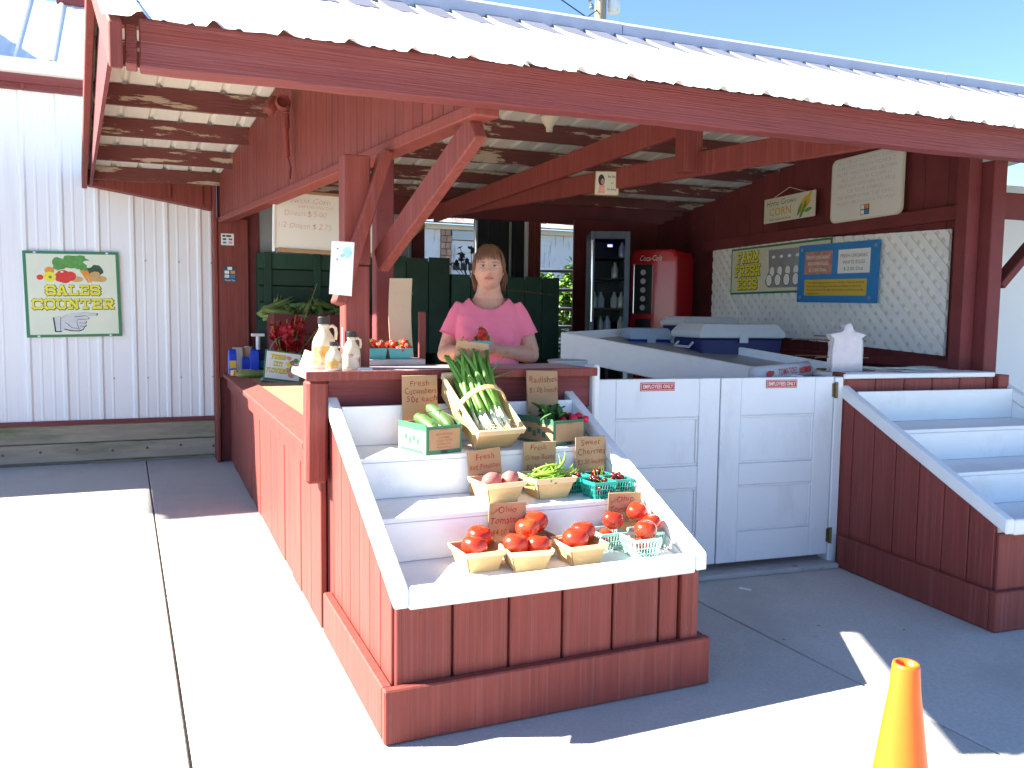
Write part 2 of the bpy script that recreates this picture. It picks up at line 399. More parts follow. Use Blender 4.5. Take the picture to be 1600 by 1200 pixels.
def lettering(parent, body, size, u, v, mat, eps=0.0015, thin=0.0, shear=0.0, hand=0.0, rot=0.0, spacing=1.0, wid=None, maxw=None, name='lettering'):
    """flat printed letters on a sign whose face looks along local -Y"""
    vs, fs = text_geo(body, size, thin, shear, spacing)
    if not vs: return None
    k = size
    kx = size
    if wid:
        xs = [q[0] for q in vs]; kx = wid / max(1e-6, (max(xs) - min(xs)))
    if maxw:
        xs = [q[0] for q in vs]; kx = min(kx, maxw / max(1e-6, (max(xs) - min(xs))))
    ph = random.random() * 6
    out = []
    for x, y, z in vs:
        yy = y; xx = x + shear * y
        if hand:
            yy = y * (1 + hand * 1.6 * math.sin(x * 2.3 + ph)) + hand * math.sin(x * 3.7 + ph * 2); xx += hand * 0.9 * math.sin(y * 5 + x * 1.7 + ph)
        X, Y = xx * kx, yy * k
        c, s_ = math.cos(rot), math.sin(rot)
        out.append((u + X * c - Y * s_, -eps, v + X * s_ + Y * c))
    me = bpy.data.meshes.new(name)
    me.from_pydata(out, [], fs)
    me.materials.append(M[mat])
    return put(name, me, None, parent)

SLAB = {
 'S': (1, [[(1, .78), (.85, 1), (.15, 1), (0, .86), (0, .66), (.15, .53), (.85, .47), (1, .34), (1, .14), (.85, 0), (.15, 0), (0, .22)]]),
 'A': (1.1, [[(.1, 0), (.42, 1), (.62, 1), (.95, 0)], [(.28, .34), (.78, .34)], [(-.05, 0), (.32, 0)], [(.72, 0), (1.1, 0)]]),
 'L': (1, [[(.22, 0), (.22, 1)], [(0, 1), (.46, 1)], [(0, 0), (1, 0), (1, .32)]]),
 'E': (1, [[(.22, 0), (.22, 1)], [(0, 1), (1, 1), (1, .74)], [(0, 0), (1, 0), (1, .28)], [(.22, .5), (.72, .5)]]),
 'F': (1, [[(.22, 0), (.22, 1)], [(0, 1), (1, 1), (1, .72)], [(0, 0), (.5, 0)], [(.22, .5), (.72, .5)]]),
 'C': (1, [[(1, .74), (1, .86), (.85, 1), (.15, 1), (0, .86), (0, .14), (.15, 0), (.85, 0), (1, .14), (1, .28)]]),
 'G': (1, [[(1, .74), (1, .86), (.85, 1), (.15, 1), (0, .86), (0, .14), (.15, 0), (.85, 0), (1, .14), (1, .45), (.6, .45)]]),
 'O': (1, [[(.15, 0), (0, .14), (0, .86), (.15, 1), (.85, 1), (1, .86), (1, .14), (.85, 0), (.15, 0)]]),
 'U': (1, [[(.12, 1), (.12, .15), (.27, 0), (.73, 0), (.88, .15), (.88, 1)], [(-.08, 1), (.32, 1)], [(.68, 1), (1.08, 1)]]),
 'N': (1.05, [[(.14, 0), (.14, 1), (.9, 0), (.9, 1)], [(-.06, 1), (.2, 1)], [(-.06, 0), (.34, 0)], [(.7, 1), (1.1, 1)]]),
 'T': (1, [[(.5, 0), (.5, 1)], [(0, .72), (0, 1), (1, 1), (1, .72)], [(.26, 0), (.74, 0)]]),
 'R': (1.05, [[(.18, 0), (.18, 1)], [(0, 1), (.8, 1), (.95, .86), (.95, .62), (.8, .48), (.18, .48)], [(.52, .48), (.86, 0), (1.08, 0)], [(0, 0), (.38, 0)]]),
 'M': (1.2, [[(.14, 0), (.14, 1), (.6, .35), (1.06, 1), (1.06, 0)], [(-.06, 0), (.32, 0)], [(.88, 0), (1.26, 0)], [(-.06, 1), (.14, 1)], [(1.06, 1), (1.26, 1)]]),
 'H': (1.05, [[(.18, 0), (.18, 1)], [(.86, 0), (.86, 1)], [(.18, .5), (.86, .5)], [(0, 0), (.36, 0)], [(.68, 0), (1.04, 0)], [(0, 1), (.36, 1)], [(.68, 1), (1.04, 1)]]),
 'W': (1.3, [[(.05, 1), (.35, 0), (.65, .75), (.95, 0), (1.25, 1)], [(-.08, 1), (.22, 1)], [(1.08, 1), (1.38, 1)]]),
 'Y': (1, [[(.1, 1), (.5, .5), (.9, 1)], [(.5, .5), (.5, 0)], [(.28, 0), (.72, 0)]]),
}
def slab_word(parent, word, u, v, w, h, mat='yellow', omat='olive', eps=0.0012, thick=0.2, name='lettering', out=0.10):
    tot = sum(SLAB[c][0] for c in word) + 0.34 * (len(word) - 1) + thick
    sx = w / tot
    for mt, th, dep, dx, dz in ((omat, thick + out, eps, h * .025, -h * .025), (mat, thick, eps + 0.0012, 0, 0)):
        b = MB(); x = thick / 2; k = 0
        for c in word:
            for pl in SLAB[c][1]:
                pts = [Vector(((x + q[0]) * sx, 0, (thick / 2 + q[1] * (1 - thick)) * h)) for q in pl]
                hw = th / 2
                for i in range(len(pts) - 1):
                    a, e = pts[i], pts[i + 1]
                    d = (e - a).normalized()
                    nn = Vector((-d.z, 0, d.x))
                    wl = abs(nn.x) * sx * th / 2 + abs(nn.z) * h * th / 2
                    ex = (abs(d.x) * sx + abs(d.z) * h) * th / 2
                    a2 = a - d * (ex if i == 0 else ex * .7); e2 = e + d * (ex if i == len(pts) - 2 else ex * .7)
                    yy = -(dep + 0.00006 * (k % 9)); k += 1
                    b.face([Vector((u - w / 2 + dx + q.x, yy, v - h / 2 + dz + q.z)) for q in (a2 - nn * wl, e2 - nn * wl, e2 + nn * wl, a2 + nn * wl)])
            x += SLAB[c][0] + 0.34
        b.build(name if mt == mat else 'letter_outline', mt, parent)

def flat_poly(parent, pts, mat, eps=0.0015, name='print'):
    b = MB(); b.face([(x, -eps, z) for x, z in pts]); return b.build(name, mat, parent)
def ell(cx, cz, rx, rz, n=16, rot=0, wob=0):
    o = []
    for k in range(n):
        a = 2 * PI * k / n; r = 1 + wob * (random.random() - .5)
        x, z = rx * math.cos(a) * r, rz * math.sin(a) * r
        o.append((cx + x * math.cos(rot) - z * math.sin(rot), cz + x * math.sin(rot) + z * math.cos(rot)))
    return o

# ================================================================== SETTING
RM = Matrix.Translation((2.668, 0.94, 0)) @ Matrix.Rotation(math.radians(-5), 4, 'Z')
RROT = math.radians(-5)
def Rl(x, y, z=0): return tuple(RM @ Vector((x, y, z)))

# ground: gravel and grass sheet to the horizon, concrete slabs on it
def ground_mat():
    m = mk('ground_gravel_grass', (0.13, 0.12, 0.10), 0.95, 0.25, 9, bump=0.4, bs=120)
    t = m.node_tree; N, Lk = t.nodes, t.links
    b = N['Principled BSDF']
    geo = N.new('ShaderNodeNewGeometry')
    nz = N.new('ShaderNodeTexNoise'); nz.inputs['Scale'].default_value = 0.35; nz.inputs['Detail'].default_value = 7
    Lk.new(geo.outputs['Position'], nz.inputs['Vector'])
    ln = N.new('ShaderNodeVectorMath'); ln.operation = 'LENGTH'; Lk.new(geo.outputs['Position'], ln.inputs[0])
    ad = N.new('ShaderNodeMath'); ad.operation = 'MULTIPLY_ADD'; ad.inputs[1].default_value = 10; Lk.new(nz.outputs['Fac'], ad.inputs[0]); Lk.new(ln.outputs['Value'], ad.inputs[2])
    r = N.new('ShaderNodeMapRange'); r.inputs[1].default_value = 17; r.inputs[2].default_value = 21; Lk.new(ad.outputs[0], r.inputs[0])
    mx = N.new('ShaderNodeMix'); mx.data_type = 'RGBA'
    src = b.inputs['Base Color'].links[0].from_socket
    Lk.new(r.outputs[0], mx.inputs[0]); Lk.new(src, mx.inputs[6]); mx.inputs[7].default_value = (0.06, 0.09, 0.025, 1)
    Lk.new(mx.outputs[2], b.inputs['Base Color'])
    return m
M['ground'] = ground_mat()
g = MB()
g.face([(-600, -600, -0.014), (600, -600, -0.014), (600, 600, -0.014), (-600, 600, -0.014)])
ground = g.build('ground', 'ground')
ground['kind'] = 'structure'
xs = [-9.46, -7.24, -5.02, -2.80, -0.58, 1.64, 3.86, 6.08, 8.30]
ys = [-9.7, -5.9, -2.1, 1.7, 5.5]
for i in range(len(xs) - 1):
    for j in range(len(ys) - 1):
        b = MB()
        sk = -0.012
        def sx_(x, y): return x + sk * (y - 1.7) * 2.2
        g_ = 0.0045
        x0, x1, y0, y1 = xs[i] + g_, xs[i + 1] - g_, ys[j] + g_, ys[j + 1] - g_
        b.hexa([(sx_(x0, y0), y0, -0.1), (sx_(x1, y0), y0, -0.1), (sx_(x1, y1), y1, -0.1), (sx_(x0, y1), y1, -0.1),
                (sx_(x0, y0), y0, 0), (sx_(x1, y0), y0, 0), (sx_(x1, y1), y1, 0), (sx_(x0, y1), y1, 0)])
        b.build('slab', 'concrete', ground, bev=0.004)

# ------------------------------------------------------------------ profiled metal sheets
def rib_profile(w, pitch, h, first=0.0, base=0.05, top=0.02, minor=0.004):
    """(x, dz) points across one sheet of width w, ribs at first + k*pitch"""
    pts = [(0.0, 0.0)]
    k = 0
    while first + k * pitch < w + 1e-6:
        c = first + k * pitch
        for dx, dz in ((-base / 2, 0), (-top / 2, h), (top / 2, h), (base / 2, 0)):
            if 0 < c + dx < w: pts.append((c + dx, dz))
        for q in (1, 2):
            m = c + pitch * q / 3
            for dx, dz in ((-.012, 0), (-.005, minor), (.005, minor), (.012, 0)):
                if 0 < m + dx < w: pts.append((m + dx, dz))
        k += 1
    pts.append((w, 0.0))
    return pts

# ------------------------------------------------------------------ white metal building (left)
bld = thing('metal_building', 'white ribbed metal building with red trim left of the stall', 'building', (-4.5, 5.4, 0))
wl = -0.085
b0 = -3.27
prof = rib_profile(0.795, 0.265, 0.014, first=0.1325, base=0.05, top=0.022, minor=.003)
n = 0
x = wl
wall_mesh = None
while x > b0:
    b = MB()
    lo = [b.p((x - 0.795 + px, 5.4 - dz, 0.375)) for px, dz in prof]
    hi = [b.p((x - 0.795 + px, 5.4 - dz, 3.06)) for px, dz in prof]
    for k in range(len(prof) - 1): b.f.append([lo[k], lo[k + 1], hi[k + 1], hi[k]])
    b.build('wall_sheet', 'wallmetal', bld, world=True)
    x -= 0.795
MB().box(b0, wl, 5.402, 5.55, 0.34, 3.2).build('wall_core', 'wallmetal', bld, world=True)
MB().box(wl - 0.02, wl + 0.008, 5.385, 5.55, 0.36, 3.05).build('corner_trim', 'white', bld, world=True)
MB().box(b0, wl, 5.36, 5.42, 0.338, 0.372).build('base_trim', 'red_x', bld, world=True, bev=.003)
for x0, x1, z0, z1 in ((b0, wl - .01, 0.185, 0.336), (b0, wl - .012, 0.028, 0.178), (-1.1, wl - .02, -0.02, 0.022)):
    MB().box(x0, x1, 5.385 + (0.03 if z1 < .1 else 0), 5.5, z0, z1).build('skirt_board', 'timber', bld, world=True, bev=.006)
for k in range(7):
    MB().lathe([(0.011, 0), (0.011, 0.004)], seg=8).build('bolt_head', 'rust', bld).matrix_local = PM[bld].inverted() @ Matrix.Translation((-1.75 + k * 0.27, 5.383, 0.105 + 0.01 * (k % 3))) @ Matrix.Rotation(PI / 2, 4, 'X')
for k in range(4):
    for z in (.72, 1.72, 2.6):
        MB().lathe([(0.008, 0), (0.008, 0.005)], seg=8).build('screw_head', 'greymetal', bld).matrix_local = PM[bld].inverted() @ Matrix.Translation((-.15 - k * .265 + .03, 5.398, z)) @ Matrix.Rotation(PI / 2, 4, 'X')
MB().box(b0, wl, 5.335, 5.40, 3.035, 3.085).build('frieze_board', 'red_x', bld, world=True, bev=.003)
MB().box(b0, wl, 5.337, 5.40, 3.11, 3.13).build('soffit', 'red', bld, world=True)
for k in range(11): MB().box(wl - .12 - .265 * k, wl - .09 - .265 * k, 5.325, 5.336, 3.03, 3.08).build('soffit_rib', 'red', bld, world=True)
MB().box(b0, wl, 5.312, 5.335, 3.08, 3.165).build('fascia', 'red_x', bld, world=True, bev=.003)
gp_ = [(y + .19, z - .035) for y, z in ((5.16, 3.175), (5.08, 3.19), (5.055, 3.27), (5.045, 3.275), (5.045, 3.285), (5.062, 3.285), (5.09, 3.205), (5.155, 3.195), (5.158, 3.285))]
b = MB(); 
a_ = [b.p((b0, y, z)) for y, z in gp_]; c_ = [b.p((wl, y, z)) for y, z in gp_]
for k in range(len(gp_) - 1): b.f.append([a_[k], a_[k + 1], c_[k + 1], c_[k]])
b.build('gutter', 'white', bld, world=True)
prof = rib_profile(0.795, 0.265, 0.022, first=0.1325, base=0.05, top=0.02)
x = wl - 0.03
while x > b0:
    b = MB()
    y0, z0, y1, z1 = 5.285, 3.25, 6.5, 4.10
    lo = [b.p((x - 0.795 + px, y0, z0 + dz)) for px, dz in prof]
    hi = [b.p((x - 0.795 + px, y1, z1 + dz)) for px, dz in prof]
    for k in range(len(prof) - 1): b.f.append([lo[k], lo[k + 1], hi[k + 1], hi[k]])
    b.build('roof_sheet', 'roofmetal', bld, world=True)
    x -= 0.795
MB().hexa([(b0, 6.5, 4.085), (wl, 6.5, 4.085), (wl, 9.5, 2.4), (b0, 9.5, 2.4), (b0, 6.5, 4.10), (wl, 6.5, 4.10), (wl, 9.5, 2.42), (b0, 9.5, 2.42)]).build('rear_roof', 'roofmetal', bld, world=True)
MB().box(-1.35, wl, 6.46, 6.52, 4.08, 4.16).build('ridge_board', 'red_x', bld, world=True)
MB().box(b0, b0 + .05, 5.4, 9.4, .1, 3.0).build('end_wall', 'wallmetal', bld, world=True)
# low wall and leaning block, both added out of view, shaped for the ground shadow
MB().box(-9.3, -3.275, 5.40, 9.4, 0.0, 2.74).build('shadow_wing_wall', 'wallmetal', bld, world=True)
MB().hexa([(-9.4, 5.36, 2.745), (-3.274, 5.36, 2.745), (-3.274, 9.5, 3.9), (-9.4, 9.5, 3.9), (-9.4, 5.36, 2.765), (-3.274, 5.36, 2.765), (-3.274, 9.5, 3.92), (-9.4, 9.5, 3.92)]).build('shadow_wing_roof', 'roofmetal', bld, world=True)
b = MB(); b.prism([(-3.81, 2.80), (-3.28, 2.80), (-3.28, 4.78), (-6.1, 4.78), (-5.73, 4.31)], lambda x, z: (x, 5.22, z), lambda x, z: (x, 6.4, z))
b.build('shadow_blocker', 'wallmetal', bld, world=True)
MB().box(-6.2, -3.2, 5.21, 6.4, 4.782, 4.82).build('shadow_blocker_top', 'roofmetal', bld, world=True)
bld.location.y += 0.09
# ------------------------------------------------------------------ market stall: roof, frame, posts
stall = thing('market_stall', 'open red timber farm stall with white metal roof', 'stall', (2.0, 3.0, 0))
def zr(x): return 0.014 * (x + 0.65)
XR = 6.84
KS = -0.0765
def skx(x, y): return x + KS * (y - 0.25)
def zb(y): return 3.135 - 0.134 * y
def B(name, mat, **k):
    return lambda mb: mb.build(name, mat, stall, world=True, **k)
# eave beam, in two lengths butted behind the front rake
def sloped_box(x0, x1, y0, y1, z0, z1):
    return MB().hexa([(x0, y0, z0 + zr(x0)), (x1, y0, z0 + zr(x1)), (x1, y1, z0 + zr(x1)), (x0, y1, z0 + zr(x0)),
                      (x0, y0, z1 + zr(x0)), (x1, y0, z1 + zr(x1)), (x1, y1, z1 + zr(x1)), (x0, y1, z1 + zr(x0))])
def subdiv_beam(x0, x1, y0, y1, z0, z1, n, jit):
    b = MB(); rings = []
    for k in range(n + 1):
        x = x0 + (x1 - x0) * k / n; j = lambda: random.uniform(-jit, jit)
        rings.append([(x, y0 + j(), z0 + zr(x) + j()), (x, y1, z0 + zr(x) + j()), (x, y1, z1 + zr(x)), (x, y0 + j(), z1 + zr(x))])
    b.loft(rings); return b
subdiv_beam(-0.632, 5.2, 0.25, 0.33, 1.975, 2.108, 60, 0.0022).build('eave_beam', 'red_x', stall, world=True, bev=.004)
sloped_box(5.204, XR, 0.25, 0.33, 1.975, 2.108).build('eave_beam', 'red_x', stall, world=True, bev=.004)
MB().box(-0.668, -0.638, 0.252, 0.33, 1.98, 2.09).build('beam_end_block', 'red_x', stall, world=True, bev=.003)
# rake boards
RZ = 2.82
def rake(p0, p1, h, t, name):
    b = MB()
    (xa, ya, za), (xb, yb, zb) = p0, p1
    b.hexa([(xa - t, ya, za - h), (xa, ya, za - h), (xb, yb, zb - h), (xb - t, yb, zb - h), (xa - t, ya, za), (xa, ya, za), (xb, yb, zb), (xb - t, yb, zb)])
    return b.build(name, 'red', stall, world=True, bev=.004)
rake((-0.672, 0.17, 2.068), (skx(-0.68, 1.9), 1.9, RZ + .012), 0.125, 0.034, 'rake_board')
rake((skx(-0.68, 1.905), 1.905, RZ + .075), (skx(-0.68, 5.38), 5.38, 2.415), 0.135, 0.04, 'rake_board')
# boarded gable infill behind the rear rake
y = 1.22
while y < 5.3:
    e = min(y + .24, 5.33)
    def rt(q): return (zb(q) + zr(-.8) - .03) if q >= 1.9 else (2.078 + .428 * (q - .155) - .03)
    xa, xb_ = skx(-0.662, y), skx(-0.662, e)
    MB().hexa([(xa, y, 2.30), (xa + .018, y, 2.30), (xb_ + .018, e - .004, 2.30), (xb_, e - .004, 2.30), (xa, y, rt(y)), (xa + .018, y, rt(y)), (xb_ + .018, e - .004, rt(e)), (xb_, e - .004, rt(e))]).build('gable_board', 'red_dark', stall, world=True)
    y += .24
# front roof sheets
SW = 1.14
prof = rib_profile(SW + 0.035, 0.19, 0.016, first=0.03, base=0.044, top=0.014, minor=0.003)
xx = -0.636 - 0.03
prof_in = prof
for s_ in range(7):
    prof = [(-.062, 0)] + prof_in if s_ == 0 else prof_in
    b = MB(); n_ = 6; rows = []
    y0, z0, y1, z1 = 0.155 + random.uniform(-.006, .006), 2.078, 1.9, RZ + 0.012
    lift = 0.0015 * (s_ % 2)
    for r_ in range(n_ + 1):
        t = r_ / n_
        y = y0 + (y1 - y0) * t
        rows.append([b.p((skx(xx + px, y), y, z0 + (z1 - z0) * t + dz + zr(xx + px) + lift + (random.uniform(-.003, .003) if r_ == 0 else 0))) for px, dz in prof])
    for r_ in range(n_):
        for k in range(len(prof) - 1): b.f.append([rows[r_][k], rows[r_][k + 1], rows[r_ + 1][k + 1], rows[r_ + 1][k]])
    b.build('roof_sheet', 'roofmetal', stall, world=True)
    xx += SW
# back roof sheets, seen from below
prof = rib_profile(SW + 0.03, 0.19, 0.021, first=0.03, base=0.046, top=0.014, minor=0.0)
def zb(y): return 3.135 - 0.134 * y
xx = -0.71
for s_ in range(7):
    b = MB()
    rows = []
    for y in (1.9, 3.0, 4.2, 5.42):
        rows.append([b.p((skx(xx + px, y), y, zb(y) + dz + zr(xx + px) + 0.0015 * (s_ % 2))) for px, dz in prof])
    for r_ in range(3):
        for k in range(len(prof) - 1): b.f.append([rows[r_][k], rows[r_][k + 1], rows[r_ + 1][k + 1], rows[r_ + 1][k]])
    b.build('back_roof_sheet', 'backmetal', stall, world=True)
    xx += SW
# ridge cap lengths and the closure plates between the ribs below it
x0 = -0.84
for L_ in (2.65, 2.5, 2.5):
    x1 = min(x0 + L_, XR)
    pr = [(1.79, 2.80), (1.795, 2.868), (1.83, 2.893), (1.97, 2.905), (2.02, 2.88)]
    b = MB(); e = 0.006 * random.random()
    A_ = [b.p((x0, y, z + zr(x0) + e)) for y, z in pr]; C_ = [b.p((x1, y, z + zr(x1) + e)) for y, z in pr]
    for k in range(4): b.f.append([A_[k], A_[k + 1], C_[k + 1], C_[k]])
    b.f.append(A_[::-1]); b.f.append(C_)
    b.build('ridge_cap', 'ridge', stall, world=True)
    x0 = x1 + 0.004
cp = None
for k in range(36):
    xa = -0.636 + 0.19 * k + 0.03 + skx(0, 1.68)
    xb_ = xa + 0.13
    if xb_ > XR - .3: break
    b = MB()
    def zs(y): return 2.078 + (RZ + .012 - 2.078) * (y - .155) / 1.745
    b.hexa([(xa + .02, 1.55, zs(1.55) + .003 + zr(xa)), (xb_ + .02, 1.55, zs(1.55) + .003 + zr(xb_)), (xb_, 1.785, zs(1.785) + .003 + zr(xb_)), (xa, 1.785, zs(1.785) + .003 + zr(xa)),
            (xa + .02, 1.55, zs(1.55) + .008 + zr(xa)), (xb_ + .02, 1.55, zs(1.55) + .008 + zr(xb_)), (xb_, 1.785, zs(1.785) + .034 + zr(xb_)), (xa, 1.785, zs(1.785) + .034 + zr(xa))])
    b.build('closure_plate', 'closure', stall, world=True)
# purlins under the back slope and one ridge beam
for y, h in ((2.15, .12), (2.80, .125), (3.42, .125), (4.02, .118), (4.62, .11), (5.18, .10)):
    b = MB()
    xa, xb_ = skx(-0.665, y), XR
    n_ = 24; rings = []
    for k in range(n_ + 1):
        x = xa + (xb_ - xa) * k / n_
        j = lambda: random.uniform(-.003, .003)
        zt = zb(y) + zr(x) - 0.001
        rings.append([(x, y - .021 + j(), zt - h + j()), (x, y + .021 + j(), zt - h + j()), (x, y + .021, zt - .006), (x, y - .021, zt)])
    b.loft(rings); b.build('purlin', 'purlin', stall, world=True)
sloped_box(-0.76, XR, 1.87, 1.91, 2.68, 2.81).build('ridge_beam', 'red_dark', stall, world=True)
for y in (.55, 1.0, 1.45):
    zz = 2.078 + .428 * (y - .155) - .004
    sloped_box(skx(-0.668, y), XR, y - .02, y + .02, zz - .075, zz).build('purlin', 'purlin', stall, world=True)
# header of vertical beaded boards
H0, H1 = Vector((0.448, 0.345, 0)), Vector((-0.031, 5.2, 0))
hd = (H1 - H0).normalized(); hn = Vector((-hd.y, hd.x, 0))
hl = (H1 - H0).length
hdr_core = MB()
def hp(s, off, z): q = H0 + hd * s + hn * off; return (q.x, q.y, z)
def hz0(s): return 2.018 + 0.072 * s / hl
def hz1(s):
    q = H0 + hd * s
    if q.y > 1.9: return zb(q.y) - 0.012 + zr(q.x)
    return 2.078 + .4286 * (q.y - .155) - 0.012 + zr(q.x)
hdr_core.hexa([hp(0, -.02, hz0(0)), hp(0, .02, hz0(0)), hp(1.62, .02, hz0(1.62)), hp(1.62, -.02, hz0(1.62)), hp(0, -.02, hz1(0) - .02), hp(0, .02, hz1(0) - .02), hp(1.62, .02, hz1(1.62) - .02), hp(1.62, -.02, hz1(1.62) - .02)])
hdr_core.hexa([hp(1.621, -.02, hz0(1.62)), hp(1.621, .02, hz0(1.62)), hp(hl, .02, hz0(hl)), hp(hl, -.02, hz0(hl)), hp(1.621, -.02, hz1(1.62) - .02), hp(1.621, .02, hz1(1.62) - .02), hp(hl, .02, hz1(hl) - .02), hp(hl, -.02, hz1(hl) - .02)])
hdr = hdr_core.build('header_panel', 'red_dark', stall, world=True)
s_ = 0.0; bw = 0.098
while s_ < hl - .02:
    e_ = min(s_ + bw - 0.007, hl)
    b = MB()
    b.hexa([hp(s_, .021, hz0(s_) + .002), hp(s_, .036, hz0(s_) + .002), hp(e_, .036, hz0(e_) + .002), hp(e_, .021, hz0(e_) + .002), hp(s_, .021, hz1(s_)), hp(s_, .036, hz1(s_)), hp(e_, .036, hz1(e_)), hp(e_, .021, hz1(e_))])
    me = b.mesh('board', 'red', bev=.004, inv=PM[stall].inverted())
    o = put('board', me, None, hdr)
    s_ += bw
b = MB()
for s0, s1 in ((0, hl),):
    b.hexa([hp(s0, -.045, hz0(s0) - .048), hp(s0, .05, hz0(s0) - .048), hp(s1, .05, hz0(s1) - .048), hp(s1, -.045, hz0(s1) - .048), hp(s0, -.045, hz0(s0)), hp(s0, .05, hz0(s0)), hp(s1, .05, hz0(s1)), hp(s1, -.045, hz0(s1))])
b.build('header_chord', 'red', stall, world=True, bev=.005)
# corner post, rear post, knee braces
MB().box(0.130, 0.236, 1.15, 1.256, 1.064, 1.50).build('post', 'red', stall, world=True, bev=.006)
MB().box(0.127, 0.240, 1.147, 1.256, 1.502, 1.955).build('post', 'red', stall, world=True, bev=.006)
MB().box(0.38, 0.47, 1.62, 1.70, 0.0, 2.42).build('post', 'red_dark', stall, world=True, bev=.006)
MB().bar((0.092, 1.10, 1.335), (0.308, 1.16, 1.975), 0.05, 0.095, (0, 1, 0)).build('knee_brace', 'red', stall, world=True, bev=.006)
MB().bar((0.292, 1.18, 1.52), (0.443, 0.42, 1.955), 0.05, 0.105).build('knee_brace', 'red', stall, world=True, bev=.006)
# left rear corner boards and fascia where the roof meets the white building
MB().box(-0.088, 0.162, 5.195, 5.235, 0.735, 2.085).build('corner_board', 'red', stall, world=True, bev=.005)
MB().box(-0.117, -0.089, 5.18, 5.50, 0.0, 2.43).build('corner_board', 'red', stall, world=True, bev=.004)
MB().box(-0.08, 0.256, 5.238, 5.31, 0.0, 2.41).build('corner_post', 'red_dark', stall, world=True, bev=.004)
b = MB(); b.prism([(-1.075, 2.31), (-0.12, 2.165), (-0.12, 2.42), (-1.075, 2.435)], lambda x, z: (x, 5.49, z), lambda x, z: (x, 5.335, z))
b.build('rear_fascia', 'red', stall, world=True, bev=.003)
for x0, x1 in ((-1.06, -.99), (-.50, -.44), (-.24, -.19)):
    MB().box(x0, x1, 5.315, 5.334, 2.31 - .152 * (x0 + 1.075) + .012, 2.42).build('fascia_batten', 'red', stall, world=True, bev=.003)
# truss between the header and the right side
T0 = Vector((2.239, 0.345, 0)); td = Vector((-0.098, 1, 0)).normalized()
def tp(y, z, off=0): 
    q = T0 + td * ((y - 0.345) / td.y); return (q.x + off, q.y, z)
MB().bar(tp(.34, 2.092), tp(5.2, 2.235), .045, .125).build('truss_chord', 'red', stall, world=True, bev=.005)
MB().bar(tp(1.15, 2.38, -.05), tp(4.9, 2.19, -.05), .04, .14).build('truss_rafter', 'red', stall, world=True, bev=.005)
MB().box(2.02, 2.14, 1.47, 1.56, 2.08, 2.55).build('truss_web', 'red', stall, world=True, bev=.005)
MB().bar(tp(.36, 2.12, .04), tp(1.86, 2.68, .04), .04, .10).build('truss_rafter', 'red_dark', stall, world=True, bev=.005)
# rear of the stall: header, boards and metal sheet with two openings
def wallbox(x0, x1, z0, z1, mat, name, y0=5.25, y1=5.30):
    return MB().box(x0, x1, y0, y1, z0, z1).build(name, mat, stall, world=True, bev=.004)
MB().hexa([(.258, 5.25, 2.215), (6.5, 5.25, 2.215), (6.5, 5.31, 2.215), (.258, 5.31, 2.215), (.258, 5.25, 2.44), (6.5, 5.25, 2.525), (6.5, 5.31, 2.518), (.258, 5.31, 2.432)]).build('rear_header', 'red_dark', stall, world=True)
x = 0.26
while x < 1.70:
    wallbox(x, min(x + .145, 1.745), 0.0, 2.213, 'greymetal', 'rear_sheet', 5.262, 5.30); x += .15
wallbox(1.63, 1.75, 0.02, 2.213, 'red_dark', 'rear_post', 5.235, 5.26)
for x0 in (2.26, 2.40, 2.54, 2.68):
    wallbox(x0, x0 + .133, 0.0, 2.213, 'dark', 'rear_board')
wallbox(2.255, 2.275, 1.2, 2.2, 'greymetal', 'pipe', 5.22, 5.24)
wallbox(2.60, 2.622, .9, 2.2, 'greymetal', 'pipe', 5.21, 5.23)
wallbox(2.775, 2.815, 0.0, 2.213, 'white', 'jamb', 5.235, 5.30)
for k in range(5): wallbox(2.817 + .027 * k, 2.841 + .027 * k, 0.0, 2.213, 'red', 'ribbed_post', 5.235 + .004 * (k % 2), 5.30)
for k in range(16):
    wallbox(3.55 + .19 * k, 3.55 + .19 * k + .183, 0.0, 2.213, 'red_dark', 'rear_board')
b = MB(); b.prism([(3.42, 2.214), (3.56, 2.214), (3.56, 1.98), (3.50, 1.98)], lambda x, z: (x, 5.28, z), lambda x, z: (x, 5.245, z)); b.build('gusset', 'red_dark', stall, world=True)
MB().bar((1.2, 5.2, 1.62), (1.72, 5.2, 2.12), .04, .09, (0, 1, 0)).build('wall_brace', 'boardwood', stall, world=True)
# right side: column, header, brace, boarded wall behind the lattice
def RB(mb, name, mat, bev=.005): mb.xf = None; return mb
def rbox(x0, x1, y0, y1, z0, z1, name, mat, bev=.005):
    return MB(RM).box(x0, x1, y0, y1, z0, z1).build(name, mat, stall, world=True, bev=bev)
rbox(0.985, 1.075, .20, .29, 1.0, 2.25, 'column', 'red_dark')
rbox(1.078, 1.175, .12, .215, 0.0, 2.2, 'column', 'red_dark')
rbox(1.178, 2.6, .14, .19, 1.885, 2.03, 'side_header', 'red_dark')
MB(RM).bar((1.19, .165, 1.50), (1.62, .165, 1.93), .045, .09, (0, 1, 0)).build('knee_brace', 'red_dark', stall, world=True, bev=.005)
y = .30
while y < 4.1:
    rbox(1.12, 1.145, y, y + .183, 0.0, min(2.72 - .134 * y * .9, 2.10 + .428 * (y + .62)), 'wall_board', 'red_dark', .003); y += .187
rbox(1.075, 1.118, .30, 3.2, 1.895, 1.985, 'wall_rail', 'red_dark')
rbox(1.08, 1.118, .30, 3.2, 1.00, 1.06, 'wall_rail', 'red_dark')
rbox(0.20, 1.12, 4.16, 4.19, 0, 2.25, 'end_panel', 'red_dark')

